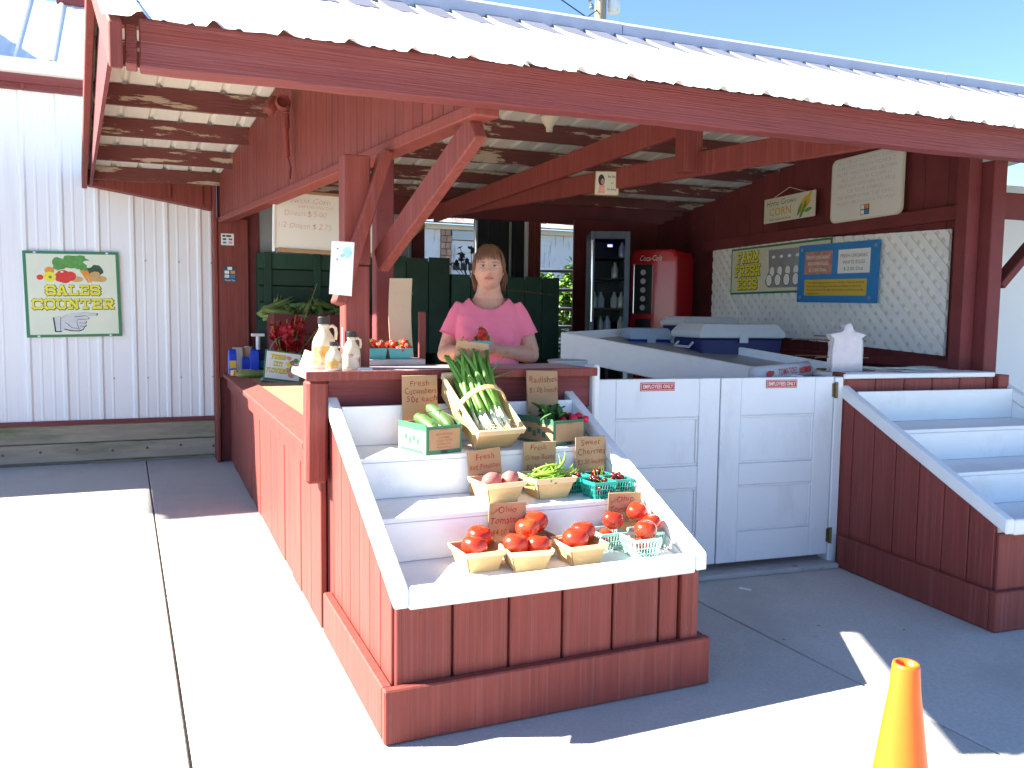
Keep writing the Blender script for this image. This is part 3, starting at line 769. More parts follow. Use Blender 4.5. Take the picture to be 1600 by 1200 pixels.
# ================================================================== SALES COUNTER
ctr = thing('sales_counter', 'long red plank sales counter with plywood top left of the stepped stand', 'counter', (0.3, 2.6, 0))
def C(mb, name, mat, bev=.004, **k): return mb.build(name, mat, ctr, world=True, bev=bev, **k)
y = 1.02; i = 0
while y < 5.2:
    wdt = 0.262 if y > 1.2 else 0.23
    e = min(y + wdt - (.006 if i != 5 else .014), 5.2)
    C(MB().box(0.0 + 0.002 * (i % 2) - .0015 * ((i * 7) % 3), 0.024, y, e, 0.004, 0.70), 'side_board', 'red', .003)
    y += wdt; i += 1
C(MB().box(0.03, 0.06, 1.02, 5.2, 0.0, 0.70), 'back_panel', 'red_dark')
# sloped ledge: a lower skirt board and the cap
b = MB(); b.prism([(-.028, .645), (0.0, .640), (0.0, .735), (-.028, .735)], lambda x, z: (x, 1.10, z), lambda x, z: (x, 5.19, z)); C(b, 'ledge_apron', 'red')
b = MB(); b.prism([(-.058, .737), (0.052, .775), (0.052, .806), (-.058, .768)], lambda x, z: (x, 1.10, z), lambda x, z: (x, 5.19, z)); C(b, 'ledge_cap', 'red')
for x0, x1 in ((.054, .50), (.502, .95)):
    for y0, y1 in ((1.10, 2.70), (2.703, 5.19)):
        C(MB().box(x0, x1, y0, y1, 0.772, 0.792), 'counter_top', 'ply', .002)
C(MB().box(0.95, .975, 1.5, 5.19, 0.0, 0.80), 'inner_panel', 'red_dark')
C(MB().box(-0.058, 0.028, 0.985, 1.098, 0.615, 1.03), 'corner_post', 'red', .012, wob=.008)
b = MB(); b.loft([[(-.060, .985, 1.032), (1.245, 1.000, 1.032), (1.245, 1.36, 1.032), (-.060, 1.36, 1.032)], [(-.060, .985, 1.064), (1.245, 1.000, 1.064), (1.245, 1.36, 1.064), (-.060, 1.36, 1.064)]]); C(b, 'counter_cap', 'cap', .006)
C(MB().box(-.062, 1.246, .975, .984, 1.028, 1.066), 'cap_edging', 'red', .003)
C(MB().box(0.034, 1.235, 1.03, 1.06, 0.885, 1.030), 'front_board', 'red_x', .004)
C(MB().box(0.034, 1.235, 1.062, 1.085, 0.02, 0.884), 'front_panel', 'red_dark', .003)
C(MB().box(1.238, 1.275, 1.00, 1.10, 0.02, 1.075), 'end_post', 'white', .008)
C(MB().box(0.06, 1.23, 1.33, 1.355, 0.02, 1.03), 'inner_front', 'red_dark', .003)

# ================================================================== STEPPED DISPLAY STANDS
def stand(name, label, origin, rot, width, mirror_rail=True):
    t = thing(name, label, 'display stand', origin, (0, 0, rot), 'stepped produce stands')
    def A(mb, nm, mat, bev=.004, **k): return mb.build(nm, mat, t, bev=bev, **k)
    W_ = width
    def zrail(y): return 0.48 + 0.462 * max(0, y) / 1.0      # top of the sloped rail
    # plinth
    A(MB().box(0.0, W_, 0.0, 0.035, 0.002, 0.172), 'baseboard', 'red', .005)
    A(MB().box(0.0, 0.035, 0.037, 0.975, 0.002, 0.170), 'baseboard', 'red', .005)
    A(MB().box(W_ - .035, W_, 0.037, 0.975, 0.002, 0.170), 'baseboard', 'red', .005)
    # front boards
    seams = [0.040, 0.227, 0.418, 0.610, 0.800, 0.985, 1.066]
    seams = [q * W_ / 1.18 for q in seams] + [W_ - .035]
    for k in range(len(seams) - 1):
        proud = 0.012 if k == len(seams) - 2 else 0
        A(MB().box(seams[k] + .0045, seams[k + 1] - .0045, 0.036 - proud, 0.056, 0.10, 0.412), 'front_board', 'red', .004)
    A(MB().box(0.045, W_ - .045, .056, .07, .02, .41), 'front_core', 'red_dark', 0)
    for k in range(len(seams) - 1):
        for zz in (.205, .385):
            o = MB().lathe([(.0042, 0), (.003, .0016)], seg=8).build('nail_head', 'rust', t); o.location = ((seams[k] + seams[k + 1]) / 2 + .01 * ((k * 3) % 3 - 1), .0358 - (.012 if k == len(seams) - 2 else 0), zz); o.rotation_euler = (PI / 2, 0, 0)
    # side boards cut to the slope
    ys = [0.057, 0.19, 0.33, 0.48, 0.63, 0.78, 0.93, 1.03]
    for side in (0, 1):
        x0, x1 = (0.036, 0.056) if side == 0 else (W_ - .056, W_ - .036)
        for k in range(len(ys) - 1):
            y0, y1 = ys[k] + .003, ys[k + 1] - .003
            z0, z1 = zrail(y0) - .045, zrail(y1) - .045
            b = MB(); b.hexa([(x0, y0, .1), (x1, y0, .1), (x1, y1, .1), (x0, y1, .1), (x0, y0, z0), (x1, y0, z0), (x1, y1, z1), (x0, y1, z1)])
            A(b, 'side_board', 'red', .003)
        xa, xb_ = (0.028, 0.074) if side == 0 else (W_ - .074, W_ - .028)
        h = .062
        b = MB(); b.hexa([(xa, -.004, zrail(0) - h), (xb_, -.004, zrail(0) - h), (xb_, 1.04, zrail(1.04) - h), (xa, 1.04, zrail(1.04) - h),
                          (xa, -.004, zrail(0)), (xb_, -.004, zrail(0)), (xb_, 1.04, zrail(1.04)), (xa, 1.04, zrail(1.04))])
        A(b, 'side_rail', 'white', .005)
        # inner cheek behind the rail
        xi0, xi1 = (.058, .0735) if side == 0 else (W_ - .0735, W_ - .058)
        b = MB(); b.hexa([(xi0, .05, .40), (xi1, .05, .40), (xi1, .97, .40), (xi0, .97, .40), (xi0, .05, zrail(.05) - .064), (xi1, .05, zrail(.05) - .064), (xi1, .97, zrail(.97) - .064), (xi0, .97, zrail(.97) - .064)])
        A(b, 'inner_cheek', 'white', 0)
    A(MB().box(0.075, W_ - .075, -.004, 0.030, 0.413, 0.479), 'front_rail', 'white', .005)
    zt = (0.450, 0.606, 0.764, 0.925); yr = (0.030, 0.360, 0.657, 0.950)
    for k in range(3):
        A(MB().box(0.075, W_ - .075, yr[k] + .001, yr[k + 1] + .016, zt[k] - .018, zt[k]), 'tread', 'white', .002)
        A(MB().box(0.075, W_ - .075, yr[k + 1], yr[k + 1] + .015, zt[k] + .001, zt[k + 1] - .019 if k < 2 else zt[3]), 'riser', 'white', .002)
    A(MB().box(0.06, W_ - .06, .99, 1.015, .05, .88), 'back_panel', 'red_dark', 0)
    return t
stand('display_stand', 'red stepped produce stand with white shelves holding baskets in front of the counter', (0, 0, 0), 0, 1.18)
stand('display_stand', 'empty red stepped stand with white shelves at the right edge', Rl(0, -.99), RROT, 1.20)

# ================================================================== GATES
def gate(x0, x1, label, hinge_right):
    t = thing('gate_door', label, 'gate', Rl(x0, .03), (0, 0, RROT), 'white employee gates')
    w_ = x1 - x0; h0, h1 = .058, 1.0; th = .034
    st = .115
    rails = [(h0, .215), (.455, .565), (.79 + .02, h1)]
    A = lambda mb, nm, bev=.003: mb.build(nm, 'gatewhite', t, bev=bev)
    A(MB().box(0, st, 0, th, h0, h1), 'stile'); A(MB().box(w_ - st, w_, 0, th, h0, h1), 'stile')
    for z0, z1 in rails: A(MB().box(st + .001, w_ - st - .001, .0008, th, z0, z1), 'rail')
    for z0, z1 in ((.216, .454), (.566, .809)):
        b = MB()
        xa, xb_, d = st + .001, w_ - st - .001, .012
        b.hexa([(xa, d, z0), (xb_, d, z0), (xb_, th - d, z0), (xa, th - d, z0), (xa, d, z1), (xb_, d, z1), (xb_, th - d, z1), (xa, th - d, z1)])
        A(b, 'panel', 0)
        for (p0, p1, q0, q1) in ((xa, xb_, z0, z0 + .012), (xa, xb_, z1 - .012, z1), (xa, xa + .012, z0 + .012, z1 - .012), (xb_ - .012, xb_, z0 + .012, z1 - .012)):
            A(MB().box(p0, p1, .004, d - .0005, q0, q1), 'moulding', .003)
    if hinge_right:
        for z in (.16, .93):
            b = MB(); b.tube([(w_ + .010, -.008, z - .042), (w_ + .010, -.008, z + .042)], .009, 8); hg = b.build('hinge', 'brass', t)
            MB().box(w_ - .012, w_ + .032, -.004, -.0005, z - .036, z + .036).build('hinge_plate', 'brass', hg, bev=.002)
    return t
g2 = gate(-.695, -.022, 'white panelled gate leaf hinged at the right post', True)
g1 = gate(-1.385, -.702, 'white panelled gate leaf next to the produce stand', False)
def employees(t, u, v, w_):
    s = thing('employees_sign', 'x', 'sign', (0, 0, 0))
    m = PM[t] @ Matrix.Translation((u, -.001, v))
    s.location = m.translation; s.rotation_euler = (0, 0, RROT)
    s['group'] = 'employees only stickers'
    MB().box(-w_ / 2, w_ / 2, -.0015, 0, -.021, .021).build('sticker', 'redsign', s)
    MB().box(-w_ / 2 + .004, w_ / 2 - .004, -.0022, -.0016, -.017, .017).build('white_line', 'paper', s)
    MB().box(-w_ / 2 + .006, w_ / 2 - .006, -.0030, -.0023, -.015, .015).build('red_field', 'redsign', s)
    lettering(s, 'EMPLOYEES ONLY', .026, 0, 0, 'paper', eps=.0036, wid=w_ - .024, thin=.012)
    return s
employees(g2, .35, .967, .185)['label'] = 'red EMPLOYEES ONLY sticker on the right gate leaf'
employees(g1, .335, .963, .185)['label'] = 'red EMPLOYEES ONLY sticker on the gate leaf beside the produce stand'
gp2 = thing('gate_post', 'white gate jamb beside the right red stand', 'post', Rl(0, .03), (0, 0, RROT))
MB().box(-.018, .034, -.006, .08, 0.0, .998).build('jamb', 'gatewhite', gp2, bev=.004)
MB().box(.0345, .055, .0, .09, 0.10, 1.02).build('red_batten', 'red', gp2, bev=.004)
s = thing('threshold', 'worn grey sill on the concrete under the gates', 'sill', Rl(-.7, .03), (0, 0, RROT))
MB().box(-.72, .70, -.075, .12, 0.0, .026).build('sill_board', 'sill', s, bev=.006, wob=.004)

# ================================================================== RIGHT COUNTER
rc = thing('right_counter', 'red plank counter with white cap behind the empty stand', 'counter', Rl(.55, .1), (0, 0, RROT))
def RC(x0, x1, y0, y1, z0, z1, nm, mat, bev=.004): 
    return MB(RM).box(x0, x1, y0, y1, z0, z1).build(nm, mat, rc, world=True, bev=bev)
x = .058
while x < 1.05:
    RC(x, min(x + .185, 1.06), .030, .052, 0.01, .985, 'front_board', 'red', .004); x += .19
RC(.036, 1.06, .02, .50, .987, 1.014, 'counter_cap', 'white', .005)
RC(.06, 1.07, .053, .07, .01, .98, 'core', 'red_dark', 0)
RC(1.064, 1.14, .0, .118, .3, 1.0, 'end_board', 'red', .004)
for k in range(9):
    a = random.uniform(-.5, .5); cx, cy = random.uniform(.3, .92), random.uniform(.1, .34)
    b = MB(); w_, h_ = random.uniform(.05, .1), random.uniform(.04, .07)
    c, s_ = math.cos(a), math.sin(a)
    b.xf = RM @ Matrix.Translation((cx, cy, 1.015 + .0022 * k)) @ Matrix.Rotation(a, 4, 'Z')
    b.box(-w_, w_, -h_, h_, 0, .0018)
    o = b.build('paper_sheet', 'paper' if k % 3 else 'mint', None)
    tag(o, 'loose paper lying on the right counter', 'paper', 'papers on the right counter')

# white slanted produce table behind the gates
tb = thing('produce_table', 'white slanted produce table behind the gates', 'table', (2.4, 2.1, 0))
N1, F1, F2, N2 = Vector((2.56, 1.12, .995)), Vector((1.99, 2.85, 1.186)), Vector((2.62, 2.95, 1.215)), Vector((3.30, 1.28, 1.00))
def plank(a, b_, h, t, nm, mat, into):
    m = MB(); d = Vector(into) * t
    up = Vector((0, 0, h))
    m.hexa([a - up, b_ - up, b_ - up + d, a - up + d, a, b_, b_ + d, a + d]); return m.build(nm, mat, tb, world=True, bev=.006)
plank(N1, F1, .185, .03, 'side_board', 'white', (1, .2, 0))
plank(F1 + Vector((.03, 0, 0)), F2, .12, .03, 'end_board', 'white', (0, -1, 0))
plank(N2, F2, .185, .03, 'side_board', 'white', (-1, 0, 0))
m = MB(); dn = Vector((0, 0, -.05)); ins = Vector((.03, 0, 0))
m.hexa([N1 + dn * 1.5 + ins, N2 + dn * 1.5, F2 + dn * 1.5, F1 + dn * 1.5 + ins, N1 + dn + ins, N2 + dn, F2 + dn, F1 + dn + ins]); m.build('bed', 'greymetal', tb, world=True)
for q in (N1, F1, F2, N2):
    MB().box(q.x + (.03 if q in (N1, F1) else -.08), q.x + (.08 if q in (N1, F1) else -.03), q.y - .03 + (.06 if q in (N1, N2) else -.06), q.y + .03 + (.06 if q in (N1, N2) else -.06), 0, q.z - .09).build('leg', 'white', tb, world=True)

# low table with stuff just behind the left gate leaf
lt = thing('low_table', 'grey low work table glimpsed over the gate beside the counter', 'table', (1.75, 1.55, 0))
MB().box(-.42, .42, -.24, .24, .80, .83).build('table_top', 'greymetal', lt, bev=.004)
for sx in (-1, 1):
    for sy in (-1, 1): MB().box(sx * .38 - .025, sx * .38 + .025, sy * .2 - .025, sy * .2 + .025, 0, .80).build('leg', 'steel', lt)
for k, (x0, y0, x1, y1, mm) in enumerate(((1.45, 1.5, 2.1, 1.42, 'boardwood'), (1.5, 1.66, 2.0, 1.62, 'paper'), (1.55, 1.40, 1.95, 1.55, 'cardboard'))):
    o = MB().bar((x0, y0, .845 + .02 * k), (x1, y1, .845 + .02 * k), .05, .018).build('loose_plank', mm)
    tag(o, ['brown wooden plank lying on the low table', 'white plank lying on the low table', 'cardboard strip lying on the low table'][k], 'slat')

# ================================================================== LATTICE
lat = thing('lattice_panel', 'white diagonal lattice panel on the right inner wall', 'lattice', Rl(1.09, 1.7, 1.0), (0, 0, RROT))
LA, LB = .42, 3.05
def zlo(y): return 1.085 + .11 * (y - LA) / (LB - LA)
def zhi(y): return 1.845 + .10 * (y - LA) / (LB - LA)
inv = PM[lat].inverted()
b = MB(RM); b.hexa([(1.098, LA, zlo(LA)), (1.104, LA, zlo(LA)), (1.104, LB, zlo(LB)), (1.098, LB, zlo(LB)), (1.098, LA, zhi(LA)), (1.104, LA, zhi(LA)), (1.104, LB, zhi(LB)), (1.098, LB, zhi(LB))])
b.build('backing', 'latticeback', lat, world=True)
pit = .098; sw = .040
def clip_poly(poly, f):
    out = []
    for i in range(len(poly)):
        a, b_ = poly[i], poly[(i + 1) % len(poly)]
        fa, fb = f(a), f(b_)
        if fa >= 0: out.append(a)
        if (fa >= 0) != (fb >= 0):
            t_ = fa / (fa - fb); out.append((a[0] + (b_[0] - a[0]) * t_, a[1] + (b_[1] - a[1]) * t_))
    return out
for sgn, dep in ((1, 0.0), (-1, .006)):
    for k in range(-40, 45):
        c = 1.0 + pit * k; h_ = sw * .7071
        y0, y1 = LA - .1, LB + .1
        poly = [(y0, c + sgn * (y0 - LA) - h_), (y1, c + sgn * (y1 - LA) - h_), (y1, c + sgn * (y1 - LA) + h_), (y0, c + sgn * (y0 - LA) + h_)]
        for f in (lambda q: q[0] - LA, lambda q: LB - q[0], lambda q: q[1] - zlo(q[0]), lambda q: zhi(q[0]) - q[1]):
            poly = clip_poly(poly, f)
            if len(poly) < 3: break
        if len(poly) < 3: continue
        b = MB(RM); b.prism(poly, lambda y, z: (1.0855 + dep, y, z), lambda y, z: (1.0910 + dep, y, z))
        b.build('slat', 'lattice', lat, world=True)

# ================================================================== SIGNS
def card(name, label, cat, loc, rot, w_, h_, mat, t=.004, group=None, base='card', curl=0.0):
    s = thing(name, label, cat, loc, rot, group)
    if curl:
        b = MB(); rings = []
        for k in range(9):
            z = h_ * k / 8; o = curl * math.sin(PI * k / 8) 
            rings.append([(-w_ / 2 + o, 0 + o * .4, z), (w_ / 2 + o, 0 + o * .4, z), (w_ / 2 + o, t + o * .4, z), (-w_ / 2 + o, t + o * .4, z)])
        b.loft(rings); b.build(base, mat, s)
    else:
        b = MB().box(-w_ / 2, w_ / 2, 0, t, 0, h_)
        for q in b.v:
            q.x += random.uniform(-.003, .003); q.z += random.uniform(-.003, .003)
        b.build(base, mat, s)
    return s

def price(label, loc, w_, h_, lines, roty=0, lean=.10, rz=0):
    s = card('price_card', label, 'price sign', loc, (-lean, roty, rz), w_, h_, 'cardboard', group='handwritten cardboard price signs')
    for body, size, u, v, *r in lines:
        lettering(s, body, size, u * w_, v * h_, 'redink', eps=.0014, thin=-.006, hand=.055, shear=.12, maxw=w_ * (.90 if size > .02 else .3), rot=(r[0] if r else .03), spacing=1.08)
    return s
price('cardboard sign reading Fresh Cucumbers', (.392, .918, .775), .150, .272, [('Fresh', .036, 0, .885), ('Cucumbers', .037, .02, .765), ('50¢ each', .035, .06, .645)])
price('cardboard sign reading Green Onions', (.600, .957, .90), .150, .285, [('Green Onions', .030, .0, .88), ('75¢ bunch', .040, .05, .74)], .13, .06)
price('cardboard sign reading Radishes', (.948, .918, .775), .148, .285, [('Radishes', .040, .02, .86), ('$1.00 bunch', .034, .03, .70)], .02)
price('cardboard sign reading Fresh Red Potatoes', (.568, .622, .607), .138, .172, [('Fresh', .034, .03, .84), ('Red Potatoes', .030, .0, .62), ('$2.00 basket', .027, .0, .40)], -.07, .04)
price('cardboard sign reading Fresh Green Beans', (.797, .628, .607), .142, .188, [('Fresh', .030, -.05, .88), ('Green Beans', .031, .0, .68), ('$2.00 quart', .030, .03, .47)], .02, .04)
price('cardboard sign reading Sweet Cherries', (1.030, .632, .607), .140, .200, [('Sweet', .034, .0, .88), ('Cherries', .036, .03, .69), ('$2.50 basket', .030, .03, .48)], .0, .03)
price('cardboard sign reading Ohio Tomatoes $4.00 basket', (.533, .338, .4505), .145, .180, [('Ohio', .034, .0, .87), ('Tomatoes', .037, .0, .66), ('$4.00 basket', .031, .06, .42), ('Southern', .017, -.30, .86, .5)], .03, .03)
price('cardboard sign reading Ohio Tomatoes $2.50 small basket', (1.018, .338, .4505), .145, .182, [('Ohio', .034, .0, .87), ('Tomatoes', .037, .0, .66), ('$2.50', .031, -.14, .43), ('small', .018, .28, .49), ('basket', .018, .28, .38), ('Southern', .017, -.30, .86, .5)], .03, .03)
s = card('price_card', 'tall blank pale card standing behind the strawberries', 'price sign', (.470, 1.455, 1.064), (-.03, -.02, 0), .108, .40, 'cardpale', group='handwritten cardboard price signs', curl=-.012)
lettering(s, 'Fresh Berries', .02, 0, .33, 'faintred', thin=-.02, hand=.05, eps=.008)
lettering(s, '$4.00 qt', .02, 0, .27, 'faintred', thin=-.02, hand=.05, eps=.010)
o = MB().box(.545, .575, 1.44, 1.47, 1.064, 1.31).build('red_stake', 'red', None, bev=.003)
tag(o, 'short red wooden upright right of the tall pale card', 'stake')

# sales counter sign on the white wall
s = thing('sales_counter_sign', 'green bordered Sales Counter sign with vegetables and pointing hand', 'sign', (-1.195, 5.467, 1.072), (0, -.02, 0))
MB().box(-.352, .352, -.004, 0, 0, .702).build('border_panel', 'greensign', s)
MB().box(-.328, .328, -.0052, -.0042, .022, .68).build('face', 'cream', s)
slab_word(s, 'SALES', .0, .385, .40, .085, eps=.0058)
slab_word(s, 'COUNTER', .0, .272, .60, .085, eps=.0058)
def pic(pts, mat, e): flat_poly(s, pts, mat, eps=e)
E0 = .0060
pic(ell(-.235, .49, .025, .022), 'pred', E0)
pic(ell(-.165, .545, .035, .03), 'orange', E0)
pic(ell(.02, .615, .105, .06, 22, 0, .25), 'pgreen', E0 + .0002)
pic(ell(-.095, .60, .05, .05, 18, 0, .35), 'pgreen', E0 + .0004)
pic(ell(.165, .545, .065, .05, 18, 0, .2), 'pdark', E0 + .0003)
pic(ell(.12, .60, .05, .03, 14, .3, .3), 'cream', E0 + .0004)
pic(ell(.08, .575, .03, .05, 14, .5, .3), 'pgreen', E0 + .0006)
pic(ell(.03, .475, .05, .024), 'ptan', E0 + .0005)
pic(ell(.175, .485, .055, .028), 'ptan', E0 + .0005)
pic(ell(.165, .515, .04, .024, 16, .2), 'ptan', E0 + .0008)
pic(ell(.215, .478, .04, .026), 'ptan', E0 + .0009)
pic(ell(-.065, .495, .065, .052, 18, 0, .12), 'pred', E0 + .0008)
pic(ell(-.012, .50, .04, .04, 14, 0, .1), 'pred', E0 + .0006)
pic(ell(-.075, .535, .012, .007), 'cream', E0 + .0012)
pic(ell(-.165, .495, .045, .042, 16, 0, .12), 'yellow', E0 + .0009)
pic(ell(-.162, .492, .012, .012, 10), 'pgreen', E0 + .0012)
pic(ell(.01, .55, .03, .016), 'cream', E0 + .0011)
pic([(.055, .545), (.085, .55), (.125, .45), (.115, .443)], 'orange', E0 + .0011)
pic([(.085, .545), (.118, .545), (.145, .452), (.135, .445)], 'orange', E0 + .0013)
# pointing hand engraving
hand = [(-.145, .045), (-.155, .165), (-.105, .175), (-.10, .160), (-.06, .185), (.0, .200), (.06, .205), (.165, .197), (.172, .187), (.160, .178), (.085, .174), (.11, .160), (.10, .148), (.075, .145), (.09, .128), (.078, .112), (.085, .095), (.07, .082), (.06, .06), (.03, .048), (-.03, .05), (-.08, .065), (-.10, .045)]
pic([(x * 1.03 + .001, z * 1.0 - .003) for x, z in hand], 'ink', E0)
pic([((x + .01) * .965 - .008, (z - .12) * .94 + .121) for x, z in hand], 'handgrey', E0 + .0004)
for a, b_ in (((-.108, .05), (-.100, .165)), ((-.05, .10), (-.02, .075)), ((-.02, .075), (.03, .07)), ((.02, .145), (.075, .146)), ((.015, .13), (.02, .14)), ((.03, .115), (.08, .113)), ((.035, .092), (.075, .084)), ((.0, .165), (.08, .175)), ((.015, .125), (.03, .06)), ((-.07, .12), (-.04, .10))):
    d = (Vector((b_[0] - a[0], b_[1] - a[1]))).normalized() * .002
    pic([(a[0] + d.y, a[1] - d.x), (b_[0] + d.y, b_[1] - d.x), (b_[0] - d.y, b_[1] + d.x), (a[0] - d.y, a[1] + d.x)], 'ink', E0 + .0008)
for x, z in ((-.265, .692), (.265, .692), (-.265, .010), (.265, .010)):
    MB().lathe([(.014, 0), (.014, .003), (.008, .004)], seg=12).build('grommet', 'steel', s).matrix_local = Matrix.Translation((x, -.004, z)) @ Matrix.Rotation(PI / 2, 4, 'X')
    MB().lathe([(.007, 0), (.006, .003)], seg=10).build('screw_head', 'paper', s).matrix_local = Matrix.Translation((x, -.0085, z)) @ Matrix.Rotation(PI / 2, 4, 'X')

# payment stickers on the corner board
s = thing('payment_sticker', 'small white payment sticker on the red corner board', 'sticker', (-.007, 5.194, 1.858), (0, 0, 0))
MB().box(-.052, .052, -.002, 0, 0, .098).build('sheet', 'paper', s)
for u, v, w_, mm in ((-.028, .078, .012, 'ink'), (.01, .078, .02, 'ink'), (-.024, .05, .014, 'navy'), (.024, .05, .014, 'redsign'), (-.024, .022, .014, 'bluesign'), (.024, .022, .014, 'faintred')):
    flat_poly(s, [(u - w_, v - .008), (u + w_, v - .008), (u + w_, v + .008), (u - w_, v + .008)], mm, .003)
s = thing('payment_sticker', 'dark payment sticker reading Thank You on the red corner board', 'sticker', (.008, 5.194, 1.545), (0, 0, 0))
MB().box(-.052, .052, -.002, 0, 0, .138).build('sheet', 'navy', s)
for u, v, mm in ((0, .118, 'paper'), (-.024, .086, 'paper'), (.024, .086, 'orange'), (-.024, .052, 'paper'), (.024, .052, 'bluesign')):
    flat_poly(s, [(u - .018, v - .013), (u + .018, v - .013), (u + .018, v + .013), (u - .018, v + .013)], mm, .003)
lettering(s, 'Thank You', .022, 0, .018, 'paper', eps=.003, wid=.085)
lettering(s, 'VISA', .014, -.024, .052, 'bluesign', eps=.004)

# whiteboards
s = thing('whiteboard', 'wood edged whiteboard reading Sweet Corn behind the corner post', 'whiteboard', (.52, 3.5, 1.725), (0, .02, 0))
MB().box(-.36, .36, 0, .012, 0, .37).build('panel', 'whiteboard', s)
MB().box(-.345, .36, -.010, .013, -.026, -.0005).build('bottom_trim', 'boardwood', s, bev=.003)
MB().box(-.36, .36, -.010, .013, .3705, .392).build('top_trim', 'boardwood', s, bev=.003)
MB().box(-.378, -.3605, -.010, .013, -.026, .392).build('side_trim', 'paper', s, bev=.003)
for body, sz, u, v in (('Sweet Corn', .056, -.13, .325), ('Sold from Ohio Corn', .028, -.09, .285), ('Dozen $ 5.00', .052, -.16, .238), ('1/2 Dozen $ 2.75', .052, -.165, .155), ('50¢', .045, .09, .045)):
    lettering(s, body, sz, u, v, 'faintred', thin=-.018, hand=.05, shear=.12, eps=.0015)
for sx in (-.3, .3): MB().tube([(sx, .006, .39), (sx, .03, .86)], .002, 5).build('hanging_wire', 'rust', s)

RY = RROT - PI / 2
s = thing('whiteboard', 'rounded whiteboard with faded green writing high on the right wall', 'whiteboard', Rl(1.062, 1.13, 1.975), (0, 0, RY))
def rounded(w_, h_, r, n_=6):
    o = []
    for cx, cz, a0 in ((w_ / 2 - r, r, -PI / 2), (w_ / 2 - r, h_ - r, 0), (-w_ / 2 + r, h_ - r, PI / 2), (-w_ / 2 + r, r, PI)):
        for k in range(n_ + 1): o.append((cx + r * math.cos(a0 + PI / 2 * k / n_), cz + r * math.sin(a0 + PI / 2 * k / n_)))
    return o
b = MB(); b.prism(rounded(.68, .44, .05), lambda x, z: (x, 0, z), lambda x, z: (x, .014, z)); b.build('frame', 'cream_warm', s)
b = MB(); b.prism([(x * .96, .22 + (z - .22) * .95) for x, z in rounded(.68, .44, .05)], lambda x, z: (x, -.0012, z), lambda x, z: (x, -.0002, z)); b.build('panel', 'whiteboard', s)
for k, (body, wd) in enumerate((('ALL OF OUR SWEET CORN', .56), ('IS PICKED FRESH NON B.T.', .56), ('MORE VARIETIES ARE GROWN', .56), ('ALL OF OUR CORN IS', .48), ('GROWN WITHIN 1/4 MILE', .55), ('OF OUR STAND', .34), ('WE FARM OVER THE OHIO', .54), ('VALLEY, MICHIGAN & INDIANA', .56))):
    lettering(s, body, .036, 0, .405 - .040 * k, 'faintgreen', thin=-.022, hand=.05, eps=.0022, wid=wd)
MB().box(-.03, .05, -.0032, -.0014, .03, .098).build('card_sticker', 'ink', s)
for u, v, mm in ((-.010, .081, 'paper'), (.030, .081, 'orange'), (-.010, .047, 'paper'), (.030, .047, 'bluesign')): flat_poly(s, [(u - .016, v - .014), (u + .016, v - .014), (u + .016, v + .014), (u - .016, v + .014)], mm, .004)

s = thing('corn_sign', 'cream Home Grown Corn sign hanging by a cord on the right wall', 'sign', Rl(1.055, 1.945, 2.05), (0, 0, RY))
MB().box(-.31, .31, 0, .008, 0, .19).build('panel', 'cream_warm', s)
lettering(s, 'Home Grown', .062, -.09, .148, 'ink', thin=-.012, shear=.3, hand=.03, wid=.36)
lettering(s, 'CORN', .085, -.10, .078, 'gold', thin=.01, wid=.27)
lettering(s, 'Fresh, Tender and Sweet!', .022, -.10, .022, 'ink', wid=.27)
for k, (u, v, r) in enumerate(((.17, .11, .75), (.20, .085, .65), (.225, .13, .85))):
    flat_poly(s, ell(u, v, .075, .020, 14, r), 'gold' if k != 1 else 'orange', .0016 + .0004 * k)
    flat_poly(s, ell(u - .03, v - .045, .05, .014, 12, r + .3, .2), 'pgreen', .0028 + .0004 * k)
flat_poly(s, ell(.24, .055, .045, .013, 12, .2, .2), 'pgreen', .0045)
MB().tube([(-.2, .004, .19), (0, .004, .25), (.2, .004, .19)], .003, 6).build('cord', 'cardpale', s)

s = thing('eggs_sign', 'green edged Farm Fresh Eggs sign on the lattice', 'sign', Rl(1.080, 2.10, 1.497), (0, 0, RY))
MB().box(-.64, .64, 0, .005, 0, .385).build('border_panel', 'greensign', s)
MB().box(-.625, .625, -.0012, -.0002, .016, .369).build('face', 'cream_warm', s)
slab_word(s, 'FARM', -.395, .305, .30, .092, eps=.0016, out=.12)
slab_word(s, 'FRESH', -.395, .195, .36, .092, eps=.0016, out=.12)
slab_word(s, 'EGGS', -.395, .085, .28, .092, eps=.0016, out=.12)
flat_poly(s, [(-.10, .19), (-.11, .345), (.34, .34), (.36, .19)], 'greymetal', .0018)
flat_poly(s, [(-.15, .085), (-.09, .20), (.38, .20), (.42, .07), (.30, .04), (-.10, .045)], 'greymetal', .0022)
for k in range(4):
    flat_poly(s, ell(-.04 + .1 * k, .285, .022, .012), 'paper', .0026)
    flat_poly(s, ell(-.055 + .1 * k, .172, .030, .036), 'paper', .0028)
    flat_poly(s, ell(-.09 + .112 * k, .104, .043, .050), 'ink', .0030)
    flat_poly(s, ell(-.09 + .112 * k, .104, .038, .045), 'paper', .0034)

